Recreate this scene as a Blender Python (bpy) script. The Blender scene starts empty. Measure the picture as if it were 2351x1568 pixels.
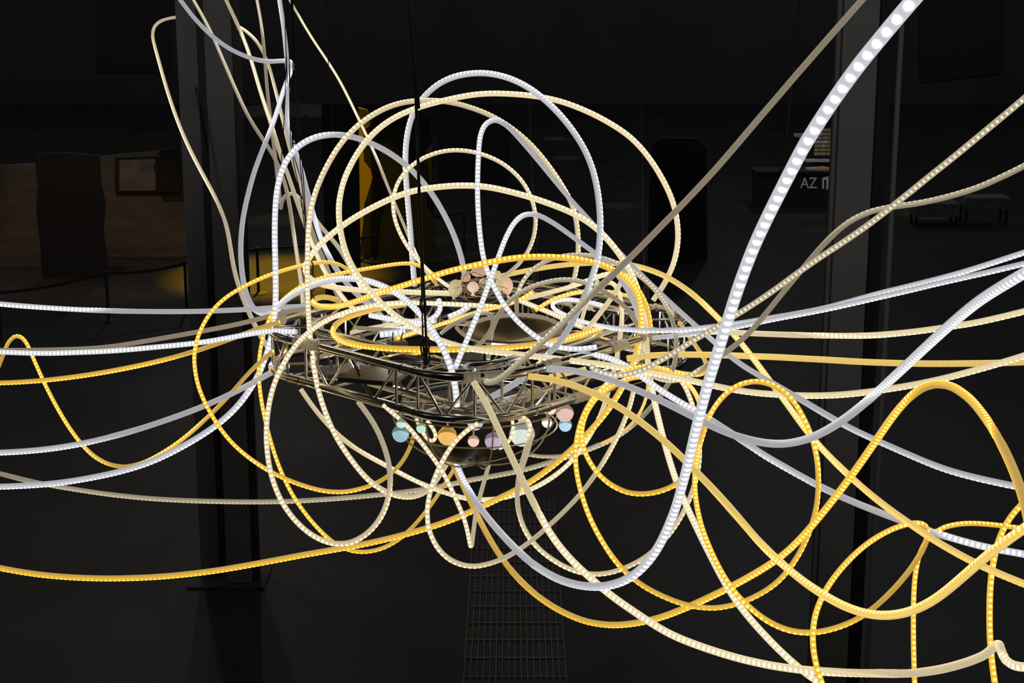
import bpy, math, random
from mathutils import Vector as V
random.seed(4)
S = bpy.context.scene
C = S.collection
# ---------------------------------------------------------------- helpers
def mesh(name, verts, faces, mat=None, parent=None, uv=None, smooth=True):
    me = bpy.data.meshes.new(name)
    me.from_pydata([tuple(v) for v in verts], [], faces)
    if uv is not None:
        l = me.uv_layers.new(name='UVMap')
        flat = []
        for f in faces:
            for i in f: flat += uv[i]
        l.data.foreach_set('uv', flat)
    if smooth: me.polygons.foreach_set('use_smooth', [True] * len(me.polygons))
    me.update()
    o = bpy.data.objects.new(name, me); C.objects.link(o)
    if mat: me.materials.append(mat)
    if parent: o.parent = parent
    return o
def tag(o, label=None, cat=None, group=None, kind=None):
    for k, v in (('label', label), ('category', cat), ('group', group), ('kind', kind)):
        if v: o[k] = v
    return o
def empty(name, loc, label, cat, group=None):
    o = bpy.data.objects.new(name, None); C.objects.link(o); o.location = loc
    o.empty_display_size = .1
    return tag(o, label, cat, group)
class MB:
    """collects shapes into one mesh"""
    def __init__(s): s.v = []; s.f = []
    def add(s, v, f):
        k = len(s.v); s.v += [V(p) for p in v]; s.f += [tuple(i + k for i in q) for q in f]
    def box(s, c, d, rz=0, rx=0):
        c = V(c); ca, sa = math.cos(rz), math.sin(rz); cx, sx = math.cos(rx), math.sin(rx); vs = []
        for z in (-1, 1):
            for y in (-1, 1):
                for x in (-1, 1):
                    X, Y, Z = x * d[0] / 2, y * d[1] / 2, z * d[2] / 2
                    Y, Z = Y * cx - Z * sx, Y * sx + Z * cx
                    vs.append(c + V((X * ca - Y * sa, X * sa + Y * ca, Z)))
        s.add(vs, [(0, 2, 3, 1), (4, 5, 7, 6), (0, 1, 5, 4), (2, 6, 7, 3), (0, 4, 6, 2), (1, 3, 7, 5)])
    def tube(s, pts, r, n=8, closed=False, caps=True):
        pts = [V(p) for p in pts]; m = len(pts)
        rr = r if isinstance(r, (list, tuple)) else [r] * m
        T = []
        for i in range(m):
            a = pts[i - 1] if (i or closed) else pts[0]; b = pts[(i + 1) % m] if (i < m - 1 or closed) else pts[-1]
            T.append((b - a).normalized())
        up = V((0, 0, 1)) if abs(T[0].z) < .9 else V((1, 0, 0))
        N = (up - T[0] * up.dot(T[0])).normalized(); vs = []
        for i in range(m):
            N = (N - T[i] * N.dot(T[i])).normalized(); B = T[i].cross(N)
            for k in range(n):
                a = 2 * math.pi * k / n
                vs.append(pts[i] + (N * math.cos(a) + B * math.sin(a)) * rr[i])
        fs = []
        for i in range(m if closed else m - 1):
            j = (i + 1) % m
            for k in range(n):
                q = (k + 1) % n
                fs.append((i * n + k, i * n + q, j * n + q, j * n + k))
        if not closed and caps:
            fs.append(tuple(range(n - 1, -1, -1))); fs.append(tuple((m - 1) * n + k for k in range(n)))
        s.add(vs, fs)
    def lathe(s, c, prof, n=24, rot=None):
        c = V(c); vs = []; m = len(prof)
        for (r, z) in prof:
            for k in range(n):
                a = 2 * math.pi * k / n
                p = V((r * math.cos(a), r * math.sin(a), z))
                if rot is not None: p = rot @ p
                vs.append(c + p)
        fs = []
        for i in range(m - 1):
            for k in range(n):
                q = (k + 1) % n
                fs.append((i * n + k, i * n + q, (i + 1) * n + q, (i + 1) * n + k))
        if prof[0][0] > 1e-4: fs.append(tuple(range(n - 1, -1, -1)))
        if prof[-1][0] > 1e-4: fs.append(tuple((m - 1) * n + k for k in range(n)))
        s.add(vs, fs)
    def plate(s, poly, depth):
        """poly: 3-D outline; extruded by the vector depth"""
        n = len(poly); d = V(depth); poly = [V(p) for p in poly]
        fs = [tuple(range(n)), tuple(range(2 * n - 1, n - 1, -1))]
        for i in range(n): fs.append((i, (i + 1) % n, n + (i + 1) % n, n + i)[::-1])
        s.add(poly + [p + d for p in poly], fs)
    def build(s, name, mat, parent=None, smooth=True):
        off = V((0, 0, 0))
        if parent is not None and parent.type == 'EMPTY': off = parent.location
        o = mesh(name, [p - off for p in s.v], s.f, mat, parent, None, False)
        if smooth:
            me = o.data
            me.polygons.foreach_set('use_smooth', [True] * len(me.polygons))
            me.set_sharp_from_angle(angle=math.radians(38))
        return o
def smooth_curve(P, sub):
    P = [V(p) for p in P]; out = []
    Q = [P[0] * 2 - P[1]] + P + [P[-1] * 2 - P[-2]]
    for i in range(1, len(Q) - 2):
        a, b, c, d = Q[i - 1:i + 3]
        for k in range(sub):
            t = k / sub
            out.append(.5 * ((2 * b) + (c - a) * t + (2 * a - 5 * b + 4 * c - d) * t * t + (3 * b - a - 3 * c + d) * t ** 3))
    out.append(P[-1]); return out
# ---------------------------------------------------------------- materials
def node_mat(name):
    m = bpy.data.materials.new(name); m.use_nodes = True
    nt = m.node_tree; nt.nodes.clear()
    return m, nt, nt.nodes.new('ShaderNodeOutputMaterial')
def math_node(nt, op, a, b=None):
    n = nt.nodes.new('ShaderNodeMath'); n.operation = op
    for i, x in enumerate((a, b)):
        if x is None: continue
        if isinstance(x, (int, float)): n.inputs[i].default_value = x
        else: nt.links.new(x, n.inputs[i])
    return n.outputs[0]
def plain(name, col, rough=.5, metal=0, noise=0, scale=6, emis=None, spec=.5, bump=0, stretch=(1, 1, 1)):
    m, nt, out = node_mat(name)
    b = nt.nodes.new('ShaderNodeBsdfPrincipled')
    b.inputs['Base Color'].default_value = (*col, 1); b.inputs['Roughness'].default_value = rough
    b.inputs['Metallic'].default_value = metal; b.inputs['Specular IOR Level'].default_value = spec
    if noise or bump:
        tc = nt.nodes.new('ShaderNodeTexCoord'); mp = nt.nodes.new('ShaderNodeMapping'); mp.inputs['Scale'].default_value = stretch
        nt.links.new(tc.outputs['Object'], mp.inputs['Vector'])
        t = nt.nodes.new('ShaderNodeTexNoise'); t.inputs['Scale'].default_value = scale; t.inputs['Detail'].default_value = 6
        nt.links.new(mp.outputs[0], t.inputs['Vector'])
        if noise:
            r = nt.nodes.new('ShaderNodeMapRange'); r.inputs['From Min'].default_value = .3; r.inputs['From Max'].default_value = .7
            r.inputs['To Min'].default_value = 1 - noise; r.inputs['To Max'].default_value = 1 + noise
            nt.links.new(t.outputs['Fac'], r.inputs['Value'])
            mx = nt.nodes.new('ShaderNodeVectorMath'); mx.operation = 'SCALE'; mx.inputs[0].default_value = col
            nt.links.new(r.outputs[0], mx.inputs['Scale']); nt.links.new(mx.outputs[0], b.inputs['Base Color'])
        if bump:
            bp = nt.nodes.new('ShaderNodeBump'); bp.inputs['Strength'].default_value = bump; bp.inputs['Distance'].default_value = .02
            nt.links.new(t.outputs['Fac'], bp.inputs['Height']); nt.links.new(bp.outputs[0], b.inputs['Normal'])
    if emis:
        b.inputs['Emission Color'].default_value = (*emis[0], 1); b.inputs['Emission Strength'].default_value = emis[1]
    nt.links.new(b.outputs[0], out.inputs['Surface'])
    return m
def led_mat(name, face, dot, gain):
    """LED face: evenly lit silicone with a bright spot over every diode (u counts diodes, v runs across)"""
    m, nt, out = node_mat(name)
    uv = nt.nodes.new('ShaderNodeUVMap'); sx = nt.nodes.new('ShaderNodeSeparateXYZ'); nt.links.new(uv.outputs[0], sx.inputs[0])
    fr = math_node(nt, 'SUBTRACT', math_node(nt, 'FRACT', sx.outputs[0]), .5)
    fr2 = math_node(nt, 'POWER', math_node(nt, 'ABSOLUTE', math_node(nt, 'DIVIDE', fr, .175)), 2)
    v2 = math_node(nt, 'POWER', math_node(nt, 'ABSOLUTE', math_node(nt, 'DIVIDE', sx.outputs[1], .31)), 2)
    g = math_node(nt, 'EXPONENT', math_node(nt, 'MULTIPLY', math_node(nt, 'ADD', fr2, v2), -1))
    mix = nt.nodes.new('ShaderNodeMix'); mix.data_type = 'RGBA'; mix.clamp_factor = False
    mix.inputs['A'].default_value = (*face, 1); mix.inputs['B'].default_value = (*dot, 1)
    nt.links.new(g, mix.inputs['Factor'])
    b = nt.nodes.new('ShaderNodeBsdfPrincipled'); b.inputs['Base Color'].default_value = (.3, .3, .3, 1); b.inputs['Roughness'].default_value = .4
    nt.links.new(mix.outputs['Result'], b.inputs['Emission Color']); b.inputs['Emission Strength'].default_value = gain
    nt.links.new(b.outputs[0], out.inputs['Surface'])
    return m
def sleeve_mat(name, side, gain):
    """rest of the silicone: light leaks through, most next to the LED face"""
    m, nt, out = node_mat(name)
    uv = nt.nodes.new('ShaderNodeUVMap'); sx = nt.nodes.new('ShaderNodeSeparateXYZ'); nt.links.new(uv.outputs[0], sx.inputs[0])
    e = math_node(nt, 'POWER', math_node(nt, 'ABSOLUTE', sx.outputs[1]), 4)
    w = math_node(nt, 'MULTIPLY', math_node(nt, 'COSINE', math_node(nt, 'MULTIPLY', sx.outputs[0], 2 * math.pi)), -.025)
    st = math_node(nt, 'ADD', math_node(nt, 'ADD', math_node(nt, 'MULTIPLY', e, .45), .85), w)
    b = nt.nodes.new('ShaderNodeBsdfPrincipled'); b.inputs['Base Color'].default_value = (*[min(1, c * .8) for c in side], 1); b.inputs['Roughness'].default_value = .4
    b.inputs['Emission Color'].default_value = (*side, 1)
    nt.links.new(math_node(nt, 'MULTIPLY', st, gain), b.inputs['Emission Strength'])
    nt.links.new(b.outputs[0], out.inputs['Surface'])
    return m
LED = {  # kind: face, dot, sleeve
    'W': ((.56, .57, .62), (6.5, 6.5, 6.8), (.40, .40, .435)),
    'M': ((.66, .52, .28), (6.8, 5.7, 3.5), (.46, .395, .27)),
    'C': ((.78, .65, .38), (3.6, 3.2, 2.1), (.66, .56, .34)),
    'G': ((.42, .36, .25), (1.7, 1.45, .95), (.26, .22, .155)),
    'P': ((.90, .60, .13), (5, 3.4, .9), (.78, .55, .16)),
    'Y': ((.86, .47, .025), (6.4, 3.9, .7), (.54, .34, .07))}
STRIP = {k: led_mat('led_face_' + k, v[0], v[1], 1.0) for k, v in LED.items()}
SLEEVE = {k: sleeve_mat('silicone_' + k, v[2], 1.0) for k, v in LED.items()}
STEEL = plain('brushed_aluminium', (.86, .85, .81), .21, 1, noise=.12, scale=14)
DARKSTEEL = plain('dark_cable_steel', (.035, .033, .03), .45, .6)
BLACK = plain('black_rubber', (.006, .006, .006), .45)
TAPE = plain('clear_tape', (.80, .72, .56), .25, spec=.6, emis=((.8, .7, .5), .09))  # faint emission in place of tube light coming through the tape
CONC = plain('dark_concrete', (.034, .032, .030), .5, noise=.25, scale=.7, bump=.12, spec=.2)
WALLM = plain('dark_wall', (.056, .056, .058), .8, noise=.15, scale=.4)
COLM = plain('grey_painted_steel', (.20, .20, .203), .55, noise=.06, scale=2)
COLD = plain('shaded_column_steel', (.05, .05, .05), .6)  # darker copy of the column grey, paints shade into webs and edges
BROWN = plain('brown_board', (.17, .145, .115), .6, noise=.35, scale=1.2, stretch=(.5, 1, 3))
BLACKB = plain('black_board', (.028, .028, .029), .6)
YELLB = plain('yellow_board', (.80, .50, .01), .6, noise=.1, scale=2)
GREYP = plain('grey_plastic', (.16, .165, .18), .45, noise=.25, scale=9)
DISH = plain('smoked_dish', (.035, .033, .03), .3, noise=.3, scale=7)
WIRE = plain('bright_wire', (.78, .70, .56), .4, .35)
WHITEP = plain('white_print', (.62, .62, .62), .6, emis=((.5, .5, .5), .10))  # slight glow added to the colour of print and shelf
PAPER = plain('tan_paper', (.55, .40, .26), .7, emis=((.55, .38, .22), .07))  # weak emission lightens the paper, which is no lamp
# ---------------------------------------------------------------- setting
def flat(name, a, b, c, d, mat):
    o = mesh(name, [a, b, c, d], [(0, 1, 2, 3)], mat, smooth=False); o['kind'] = 'structure'; return o
flat('floor', (-32, -4, 0), (32, -4, 0), (32, 64, 0), (-32, 64, 0), CONC)
flat('ceiling', (-32, -4, 16), (-32, 64, 16), (32, 64, 16), (32, -4, 16), WALLM)
flat('wall_back', (-32, 64, 0), (32, 64, 0), (32, 64, 16), (-32, 64, 16), WALLM)
flat('wall_left', (-32, -4, 0), (-32, 64, 0), (-32, 64, 16), (-32, -4, 16), WALLM)
flat('wall_right', (32, 64, 0), (32, -4, 0), (32, -4, 16), (32, 64, 16), WALLM)
# ---------------------------------------------------------------- LED tubes
def led_tube(kind, W, label, data):
    n = len(data) // 6
    P = [V(data[i * 6:i * 6 + 3]) / 1000 for i in range(n)]
    F = [V(data[i * 6 + 3:i * 6 + 6]) / 9 for i in range(n)]
    root = empty('light_tube', P[0], label, 'light tube', 'looping LED tubes')
    SUB = 4
    c = smooth_curve(P, SUB); m = len(c); f = []
    for i in range(m):
        k = min(i // SUB, n - 2); t = i / SUB - k
        f.append(F[k] * (1 - t) + F[k + 1] * t)
    T = [(c[min(i + 1, m - 1)] - c[max(i - 1, 0)]).normalized() for i in range(m)]
    N = []
    for i in range(m):
        q = f[i] - T[i] * f[i].dot(T[i])
        if q.length < .15 and N: q = N[-1] - T[i] * N[-1].dot(T[i])
        elif q.length < 1e-3: q = T[i].orthogonal()
        N.append(q.normalized())
    for _ in range(8):
        M = [N[max(i - 1, 0)] + N[i] * 2 + N[min(i + 1, m - 1)] for i in range(m)]
        N = [(q - T[i] * q.dot(T[i])) for i, q in enumerate(M)]
        N = [q.normalized() if q.length > 1e-3 else T[i].orthogonal().normalized() for i, q in enumerate(N)]
    s = 0; sv = [0]
    for i in range(1, m): s += (c[i] - c[i - 1]).length; sv.append(s)
    pitch = .046 if 'sweeping up' in label else .028
    def prof(a):
        x, y = math.sin(a), math.cos(a); r = (abs(x) ** 2.6 + abs(y) ** 2.6) ** (-1 / 2.6)
        return x * r * W / 2, y * r * W / 2
    def sweep(name, angs, vs_, mat):
        k = len(angs); pr = [prof(a) for a in angs]; vv = []; uv = []; ff = []
        for i in range(m):
            B = T[i].cross(N[i])
            for (x, y), w in zip(pr, vs_):
                vv.append(c[i] + B * x + N[i] * y - P[0]); uv.append((sv[i] / pitch, w))
        for i in range(m - 1):
            for j in range(k - 1):
                ff.append((i * k + j, i * k + j + 1, (i + 1) * k + j + 1, (i + 1) * k + j))
        if name == 'sleeve':
            ff.append(tuple(range(k - 1, -1, -1))); ff.append(tuple((m - 1) * k + j for j in range(k)))
        return mesh(name, vv, ff, mat, root, uv)
    h = math.radians(76); K = 8; L = 9
    sweep('led_strip', [-h + 2 * h * i / K for i in range(K + 1)], [-1 + 2 * i / K for i in range(K + 1)], STRIP[kind])
    sweep('sleeve', [h + (2 * math.pi - 2 * h) * i / L for i in range(L + 1)], [-1 + 2 * i / L for i in range(L + 1)], SLEEVE[kind])
for t in [
('M', 0.03, 'cream light tube hooked around the back of the left steel column', [-1541,10847,4209,0,9,-1,-1661,11194,4243,0,9,-1,-1778,11582,4275,0,9,-1,-1885,11938,4327,0,9,-1,-1972,12245,4389,0,9,-1,-2048,12552,4456,0,9,-1,-2141,12990,4545,0,9,-1,-2216,13320,4607,-1,6,0,-2301,13628,4666,-2,3,0,-2420,14004,4738,-4,0,0,-2612,14557,4844,-6,-5,1,-2792,15072,4954,-6,-6,1,-2957,15564,5072,-6,-6,1,-3127,16106,5210,-6,-6,1,-3297,16666,5371,-6,-6,1,-3483,17294,5573,-6,-6,1,-3611,17753,5700,-3,2,0,-3652,17937,5742,-1,6,-1,-3673,18064,5768,0,9,-1,-3685,18167,5787,0,9,-1,-3692,18261,5804,0,9,-1,-3692,18354,5818,0,9,-1,-3688,18452,5832,0,9,-1,-3674,18561,5844,0,9,-1,-3642,18688,5854,0,8,0,-3574,18832,5861,0,6,1,-3435,18932,5860,0,3,2,-3254,18876,5852,0,0,4,-3073,18692,5836,0,-3,6,-2915,18455,5815,0,-6,7,-2799,18242,5789,0,-6,7,-2703,18040,5757,0,-5,7,-2611,17827,5714,0,-1,4,-2524,17595,5660,0,5,1,-2440,17326,5593,0,8,-1,-2346,16971,5501,-2,4,0,-2224,16432,5359,-4,-2,1,-2056,15596,5190,-4,-2,1,-1899,14756,5062,-1,7,-1,-1770,14110,4947,0,9,-1,-1642,13525,4839,0,9,-1,-1562,13194,4776,0,9,-1,-1500,12982,4738,0,9,-1,-1415,12737,4701,0,9,-1,-1275,12352,4651,0,9,-1,-1199,12111,4622,0,6,0,-1101,11747,4573,0,-6,1,-1002,11377,4529,0,-9,2]),
('M', 0.03, 'bright beaded cream tube falling steeply beside the left column to the ring', [-2544,15775,6198,0,9,-1,-2392,15373,6018,0,0,0,-2272,15031,5868,0,-7,1,-2176,14705,5740,0,-7,1,-2059,14276,5571,0,-3,1,-1949,13892,5419,0,0,0,-1843,13520,5278,0,4,0,-1751,13186,5149,0,7,-1,-1665,12870,5063,0,8,-1,-1572,12540,4949,0,4,0,-1471,12179,4834,0,-1,1,-1378,11832,4742,0,-6,1,-1297,11574,4664,0,-9,2,-1233,11380,4619,0,-9,2,-1132,11089,4573,0,-9,2,-1055,10877,4545,0,-9,2,-992,10729,4529,0,-9,2]),
('G', 0.028, 'dull beige tube leaning from top left with a faint lower bead line', [-3017,16792,6146,0,-2,9,-2858,16402,5998,0,-1,8,-2711,16008,5853,0,0,6,-2556,15542,5694,0,2,5,-2389,15050,5516,0,3,4,-2254,14644,5385,0,5,3,-2137,14304,5292,0,6,2,-2015,13973,5211,0,7,1,-1894,13653,5132,0,8,0,-1817,13418,5072,0,9,-1,-1742,13143,5008,0,7,-1,-1679,12869,4948,0,5,0,-1615,12538,4864,0,1,0,-1539,12113,4752,0,-3,1,-1462,11677,4655,0,-7,2,-1394,11276,4585,0,-9,2,-1341,10908,4522,0,-9,2]),
('G', 0.028, 'grey brown tube dropping almost straight from the top to the small hook', [-2415,16792,6146,0,-9,2,-2339,16443,5991,0,-2,1,-2273,16093,5842,0,5,0,-2205,15691,5682,0,9,-1,-2133,15241,5512,0,9,-1,-2064,14840,5366,0,9,-1,-1990,14426,5218,0,9,-1,-1914,14010,5071,0,9,-1,-1844,13605,4938,0,9,-1,-1771,13163,4818,0,9,-1]),
('G', 0.028, 'grey tube beginning in a small hook among the tubes above left truss corner', [-1751,13052,4786,0,-2,9,-1741,13014,4826,0,-2,8,-1729,12983,4854,0,-1,7,-1715,12955,4877,0,0,7,-1700,12929,4895,0,0,6,-1685,12906,4909,0,1,6,-1672,12885,4919,0,1,6,-1659,12866,4925,0,1,5,-1646,12846,4930,0,2,5,-1634,12827,4932,0,2,5,-1620,12805,4933,0,2,5,-1605,12779,4931,0,3,4,-1587,12746,4926,0,3,4,-1565,12701,4916,0,4,3,-1538,12635,4896,0,5,2,-1503,12529,4862,0,7,1,-1434,12273,4773,0,9,-1,-1363,12028,4693,0,9,-1,-1270,11687,4617,0,9,-1,-1181,11301,4554,0,9,-1,-1116,11016,4527,0,9,-1]),
('W', 0.035, 'matt white tube swooping from top left and kinking at the hanging wires', [-2818,15062,6234,0,9,-1,-2702,14926,6118,0,9,-1,-2585,14803,6017,0,9,-1,-2472,14694,5937,0,9,-1,-2368,14602,5878,0,9,-1,-2265,14517,5835,0,9,-1,-2151,14425,5802,0,9,-1,-2055,14351,5786,0,6,2,-1974,14291,5783,0,3,4,-1854,14196,5795,0,0,7,-1809,14147,5798,0,-2,8,-1792,14122,5797,0,-2,8,-1781,14102,5795,1,-3,8,-1773,14085,5793,2,-3,7,-1767,14070,5790,2,-3,6,-1762,14052,5786,3,-3,6,-1758,14033,5780,4,-3,5,-1754,14008,5773,5,-3,3,-1751,13970,5760,7,-4,2,-1754,13891,5729,5,-6,1,-1777,13654,5625,0,-9,2,-1797,13352,5483,0,-9,2,-1820,13086,5360,0,-2,1,-1856,12814,5227,0,9,-1,-1880,12608,5119,0,9,-1,-1893,12376,4999,0,9,-1,-1897,12167,4889,0,9,-1,-1890,11994,4794,0,9,-1,-1872,11817,4697,0,9,-1,-1843,11645,4609,0,9,-1,-1808,11490,4537,0,9,-1,-1769,11360,4485,0,5,-2,-1736,11268,4456,0,2,-4,-1709,11202,4441,0,-1,-5,-1686,11152,4434,0,-2,-6,-1664,11109,4432,0,-4,-6,-1643,11070,4434,0,-5,-7,-1620,11031,4439,0,-5,-7,-1596,10989,4447,0,-5,-7,-1567,10944,4461,0,-5,-7,-1534,10891,4482,0,-5,-7,-1486,10821,4519,0,-5,-7]),
('W', 0.035, 'white tube hanging beside the wire bundle then slanting into the ring', [-1934,14757,6250,-8,-4,1,-1877,14494,6072,-6,0,0,-1822,14202,5879,-3,4,0,-1784,13963,5730,-1,8,-1,-1761,13747,5598,2,6,-1,-1741,13500,5450,5,1,0,-1721,13360,5377,7,-2,1,-1694,13239,5325,8,-4,1,-1628,13014,5236,6,-1,0,-1557,12770,5133,4,3,0,-1475,12452,4996,0,8,-1,-1392,12130,4866,0,-3,1,-1326,11900,4774,0,-5,1,-1265,11721,4703,0,0,0,-1198,11554,4640,0,6,0,-1126,11402,4585,0,9,-1,-1056,11284,4538,0,9,-1,-971,11188,4485,0,9,-1,-873,11124,4414,0,9,-1,-818,11099,4359,0,9,-1,-771,11077,4294,0,9,-1]),
('M', 0.022, 'thin beaded tube slanting from top centre left behind the arches', [-2106,16792,6146,0,9,-1,-1938,16301,5979,0,-9,2,-1787,15877,5836,0,-9,2,-1617,15401,5691,0,-9,2,-1490,15016,5581,0,-9,2,-1380,14650,5472,0,-9,2,-1255,14222,5334,0,-8,2,-1137,13827,5195,0,-3,1,-1044,13512,5074,0,2,0,-950,13174,4941,0,7,-1,-864,12855,4829,0,6,-1,-773,12494,4725,0,1,0,-695,12159,4640,0,-3,1,-640,11936,4596,0,-6,1,-583,11726,4564,0,-9,2,-516,11499,4539,0,-9,2]),
('W', 0.035, 'tall white hoop that is the highest arch above the ring', [-654,11442,4536,-8,-4,1,-663,11387,4730,-8,-4,1,-672,11337,4942,-8,-4,1,-683,11285,5147,-8,-4,1,-689,11237,5318,-8,-4,1,-687,11200,5452,-8,-4,1,-675,11171,5562,-8,-4,1,-656,11148,5647,-8,-4,1,-633,11127,5713,-7,-2,3,-603,11107,5771,-7,-1,6,-565,11086,5824,-5,-1,7,-519,11063,5872,-2,-2,8,-469,11039,5913,0,-3,8,-416,11013,5945,0,-4,8,-358,10983,5970,0,-5,7,-293,10948,5988,0,-6,7,-220,10905,5999,0,-6,7,-146,10857,6001,0,-6,7,-73,10805,5993,0,-6,7,-4,10750,5977,0,-6,7,65,10691,5951,1,-6,6,134,10623,5915,2,-6,5,204,10547,5866,4,-6,4,276,10464,5804,5,-6,2,342,10383,5733,7,-6,1,395,10313,5663,8,-5,1,436,10249,5594,8,-4,1,467,10187,5522,8,-4,1,489,10123,5445,8,-4,1,504,10054,5357,8,-4,1,511,9983,5258,8,-4,1,509,9920,5161,8,-4,1,499,9867,5076,8,-4,1,480,9819,4999,8,-4,1,449,9768,4917,8,-4,1,400,9703,4812,3,4,0,347,9643,4716,0,9,-1,299,9598,4645,0,9,-1,253,9561,4594,0,9,-1,205,9529,4553,0,9,-1]),
('M', 0.031, 'large warm beaded hoop left of the main hoist cable', [399,11440,4521,8,-4,1,422,11429,4611,8,-4,1,437,11420,4718,8,-4,1,441,11412,4819,8,-4,1,433,11403,4930,8,-4,1,416,11393,5027,8,-4,1,395,11384,5094,8,-4,1,361,11373,5167,8,-4,1,294,11356,5278,5,-3,3,214,11337,5391,2,-3,6,140,11320,5480,0,-2,9,64,11300,5555,0,-2,9,-20,11277,5623,0,-2,9,-105,11246,5679,0,-2,9,-194,11205,5726,0,-2,9,-291,11146,5767,0,-2,9,-384,11076,5798,0,-2,9,-473,10999,5818,0,-2,9,-569,10911,5828,0,-2,9,-653,10834,5828,0,-2,9,-718,10773,5819,0,-3,8,-779,10720,5801,0,-3,8,-850,10666,5768,0,-4,8,-921,10626,5722,0,-5,7,-979,10600,5672,0,-6,7,-1033,10580,5613,-1,-6,6,-1086,10560,5539,-3,-6,4,-1140,10536,5443,-5,-6,2,-1183,10513,5349,-5,-7,1,-1210,10493,5267,-2,-8,2,-1229,10470,5177,0,-9,2,-1240,10442,5066,0,-9,2,-1244,10406,4926,0,-9,2,-1242,10345,4763,0,-9,2,-1229,10245,4626,0,-9,2,-1207,10115,4510,0,-9,2,-1177,9993,4374,0,-9,2,-1156,9954,4263,0,-9,2,-1130,9936,4162,0,-9,2,-1092,9920,4052,0,-9,2,-1051,9907,3961,0,-9,2,-1002,9896,3876,0,-9,2,-935,9884,3781,0,-9,1,-876,9877,3710,0,-8,-2,-826,9876,3662,0,-8,-3,-778,9882,3626,0,-7,-5,-730,9895,3596,0,-7,-6,-683,9916,3574,0,-6,-6,-640,9943,3558,0,-6,-7,-603,9973,3549,0,-6,-7,-572,10004,3546,0,-6,-7,-546,10036,3546,0,-5,-7,-521,10073,3552,0,-5,-7,-495,10119,3563,0,-5,-7,-459,10197,3590,0,-5,-7,-400,10347,3649,0,-5,-7]),
('C', 0.033, 'wide cream arch crossing the whole ring and running out at right middle', [898,10836,4567,0,9,-1,958,10847,4655,3,4,0,1000,10857,4736,5,1,0,1029,10867,4812,7,-3,1,1046,10878,4887,8,-4,1,1053,10888,4965,8,-4,1,1049,10900,5045,8,-4,1,1035,10911,5127,8,-4,1,1010,10922,5208,8,-4,1,970,10932,5296,6,-4,2,912,10943,5396,3,-5,5,850,10950,5483,0,-6,7,789,10953,5552,0,-6,7,724,10952,5610,0,-6,7,641,10948,5667,0,-6,7,533,10941,5728,0,-6,7,422,10932,5779,0,-6,7,316,10921,5818,0,-6,7,211,10908,5845,0,-6,7,93,10889,5864,0,-6,7,-44,10866,5876,0,-6,7,-164,10845,5878,0,-6,7,-270,10823,5869,0,-6,7,-393,10792,5848,0,-6,7,-535,10752,5816,0,-6,7,-635,10715,5785,0,-6,7,-711,10679,5753,-1,-6,6,-778,10639,5714,-3,-6,5,-836,10595,5669,-4,-6,3,-889,10548,5615,-6,-6,2,-937,10495,5551,-5,-7,1,-979,10435,5477,-3,-8,2,-1009,10378,5406,-1,-8,2,-1024,10327,5343,-1,-9,2,-1031,10276,5279,-3,-8,2,-1027,10221,5206,-5,-7,1,-1013,10163,5129,-6,-6,1,-990,10108,5055,-6,-6,1,-960,10060,4991,-6,-6,1,-921,10014,4931,-6,-6,1,-863,9964,4861,-6,-6,1,-791,9913,4788,-6,-6,1,-721,9873,4730,-6,-6,1,-644,9834,4680,-5,-6,0,-554,9793,4633,-3,-7,-2,-463,9756,4595,-1,-7,-5,-368,9722,4567,0,-7,-6,-275,9692,4549,0,-7,-6,-162,9658,4539,0,-7,-6,8,9614,4530,0,-7,-6,186,9573,4520,0,-7,-6,357,9538,4508,0,-7,-6,520,9504,4495,0,-7,-6,670,9464,4480,0,-7,-6,831,9404,4465,0,-7,-6,983,9336,4451,0,-6,-6,1133,9262,4435,0,-6,-7,1252,9204,4427,0,-5,-7,1368,9149,4427,0,-5,-7,1497,9089,4435,0,-5,-7,1625,9031,4448,0,-5,-7,1744,8978,4467,0,-5,-7,1859,8928,4493,0,-5,-7,1984,8876,4527,0,-5,-7,2112,8824,4566,0,-5,-7,2235,8775,4609,0,-5,-7,2355,8728,4657,0,-5,-7,2483,8684,4710,0,-5,-7,2611,8650,4763,0,-5,-7,2725,8627,4812,0,-5,-7,3175,8520,5001,0,-5,-7,3715,8393,5229,0,-5,-7,4345,8245,5495,0,-5,-7]),
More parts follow.
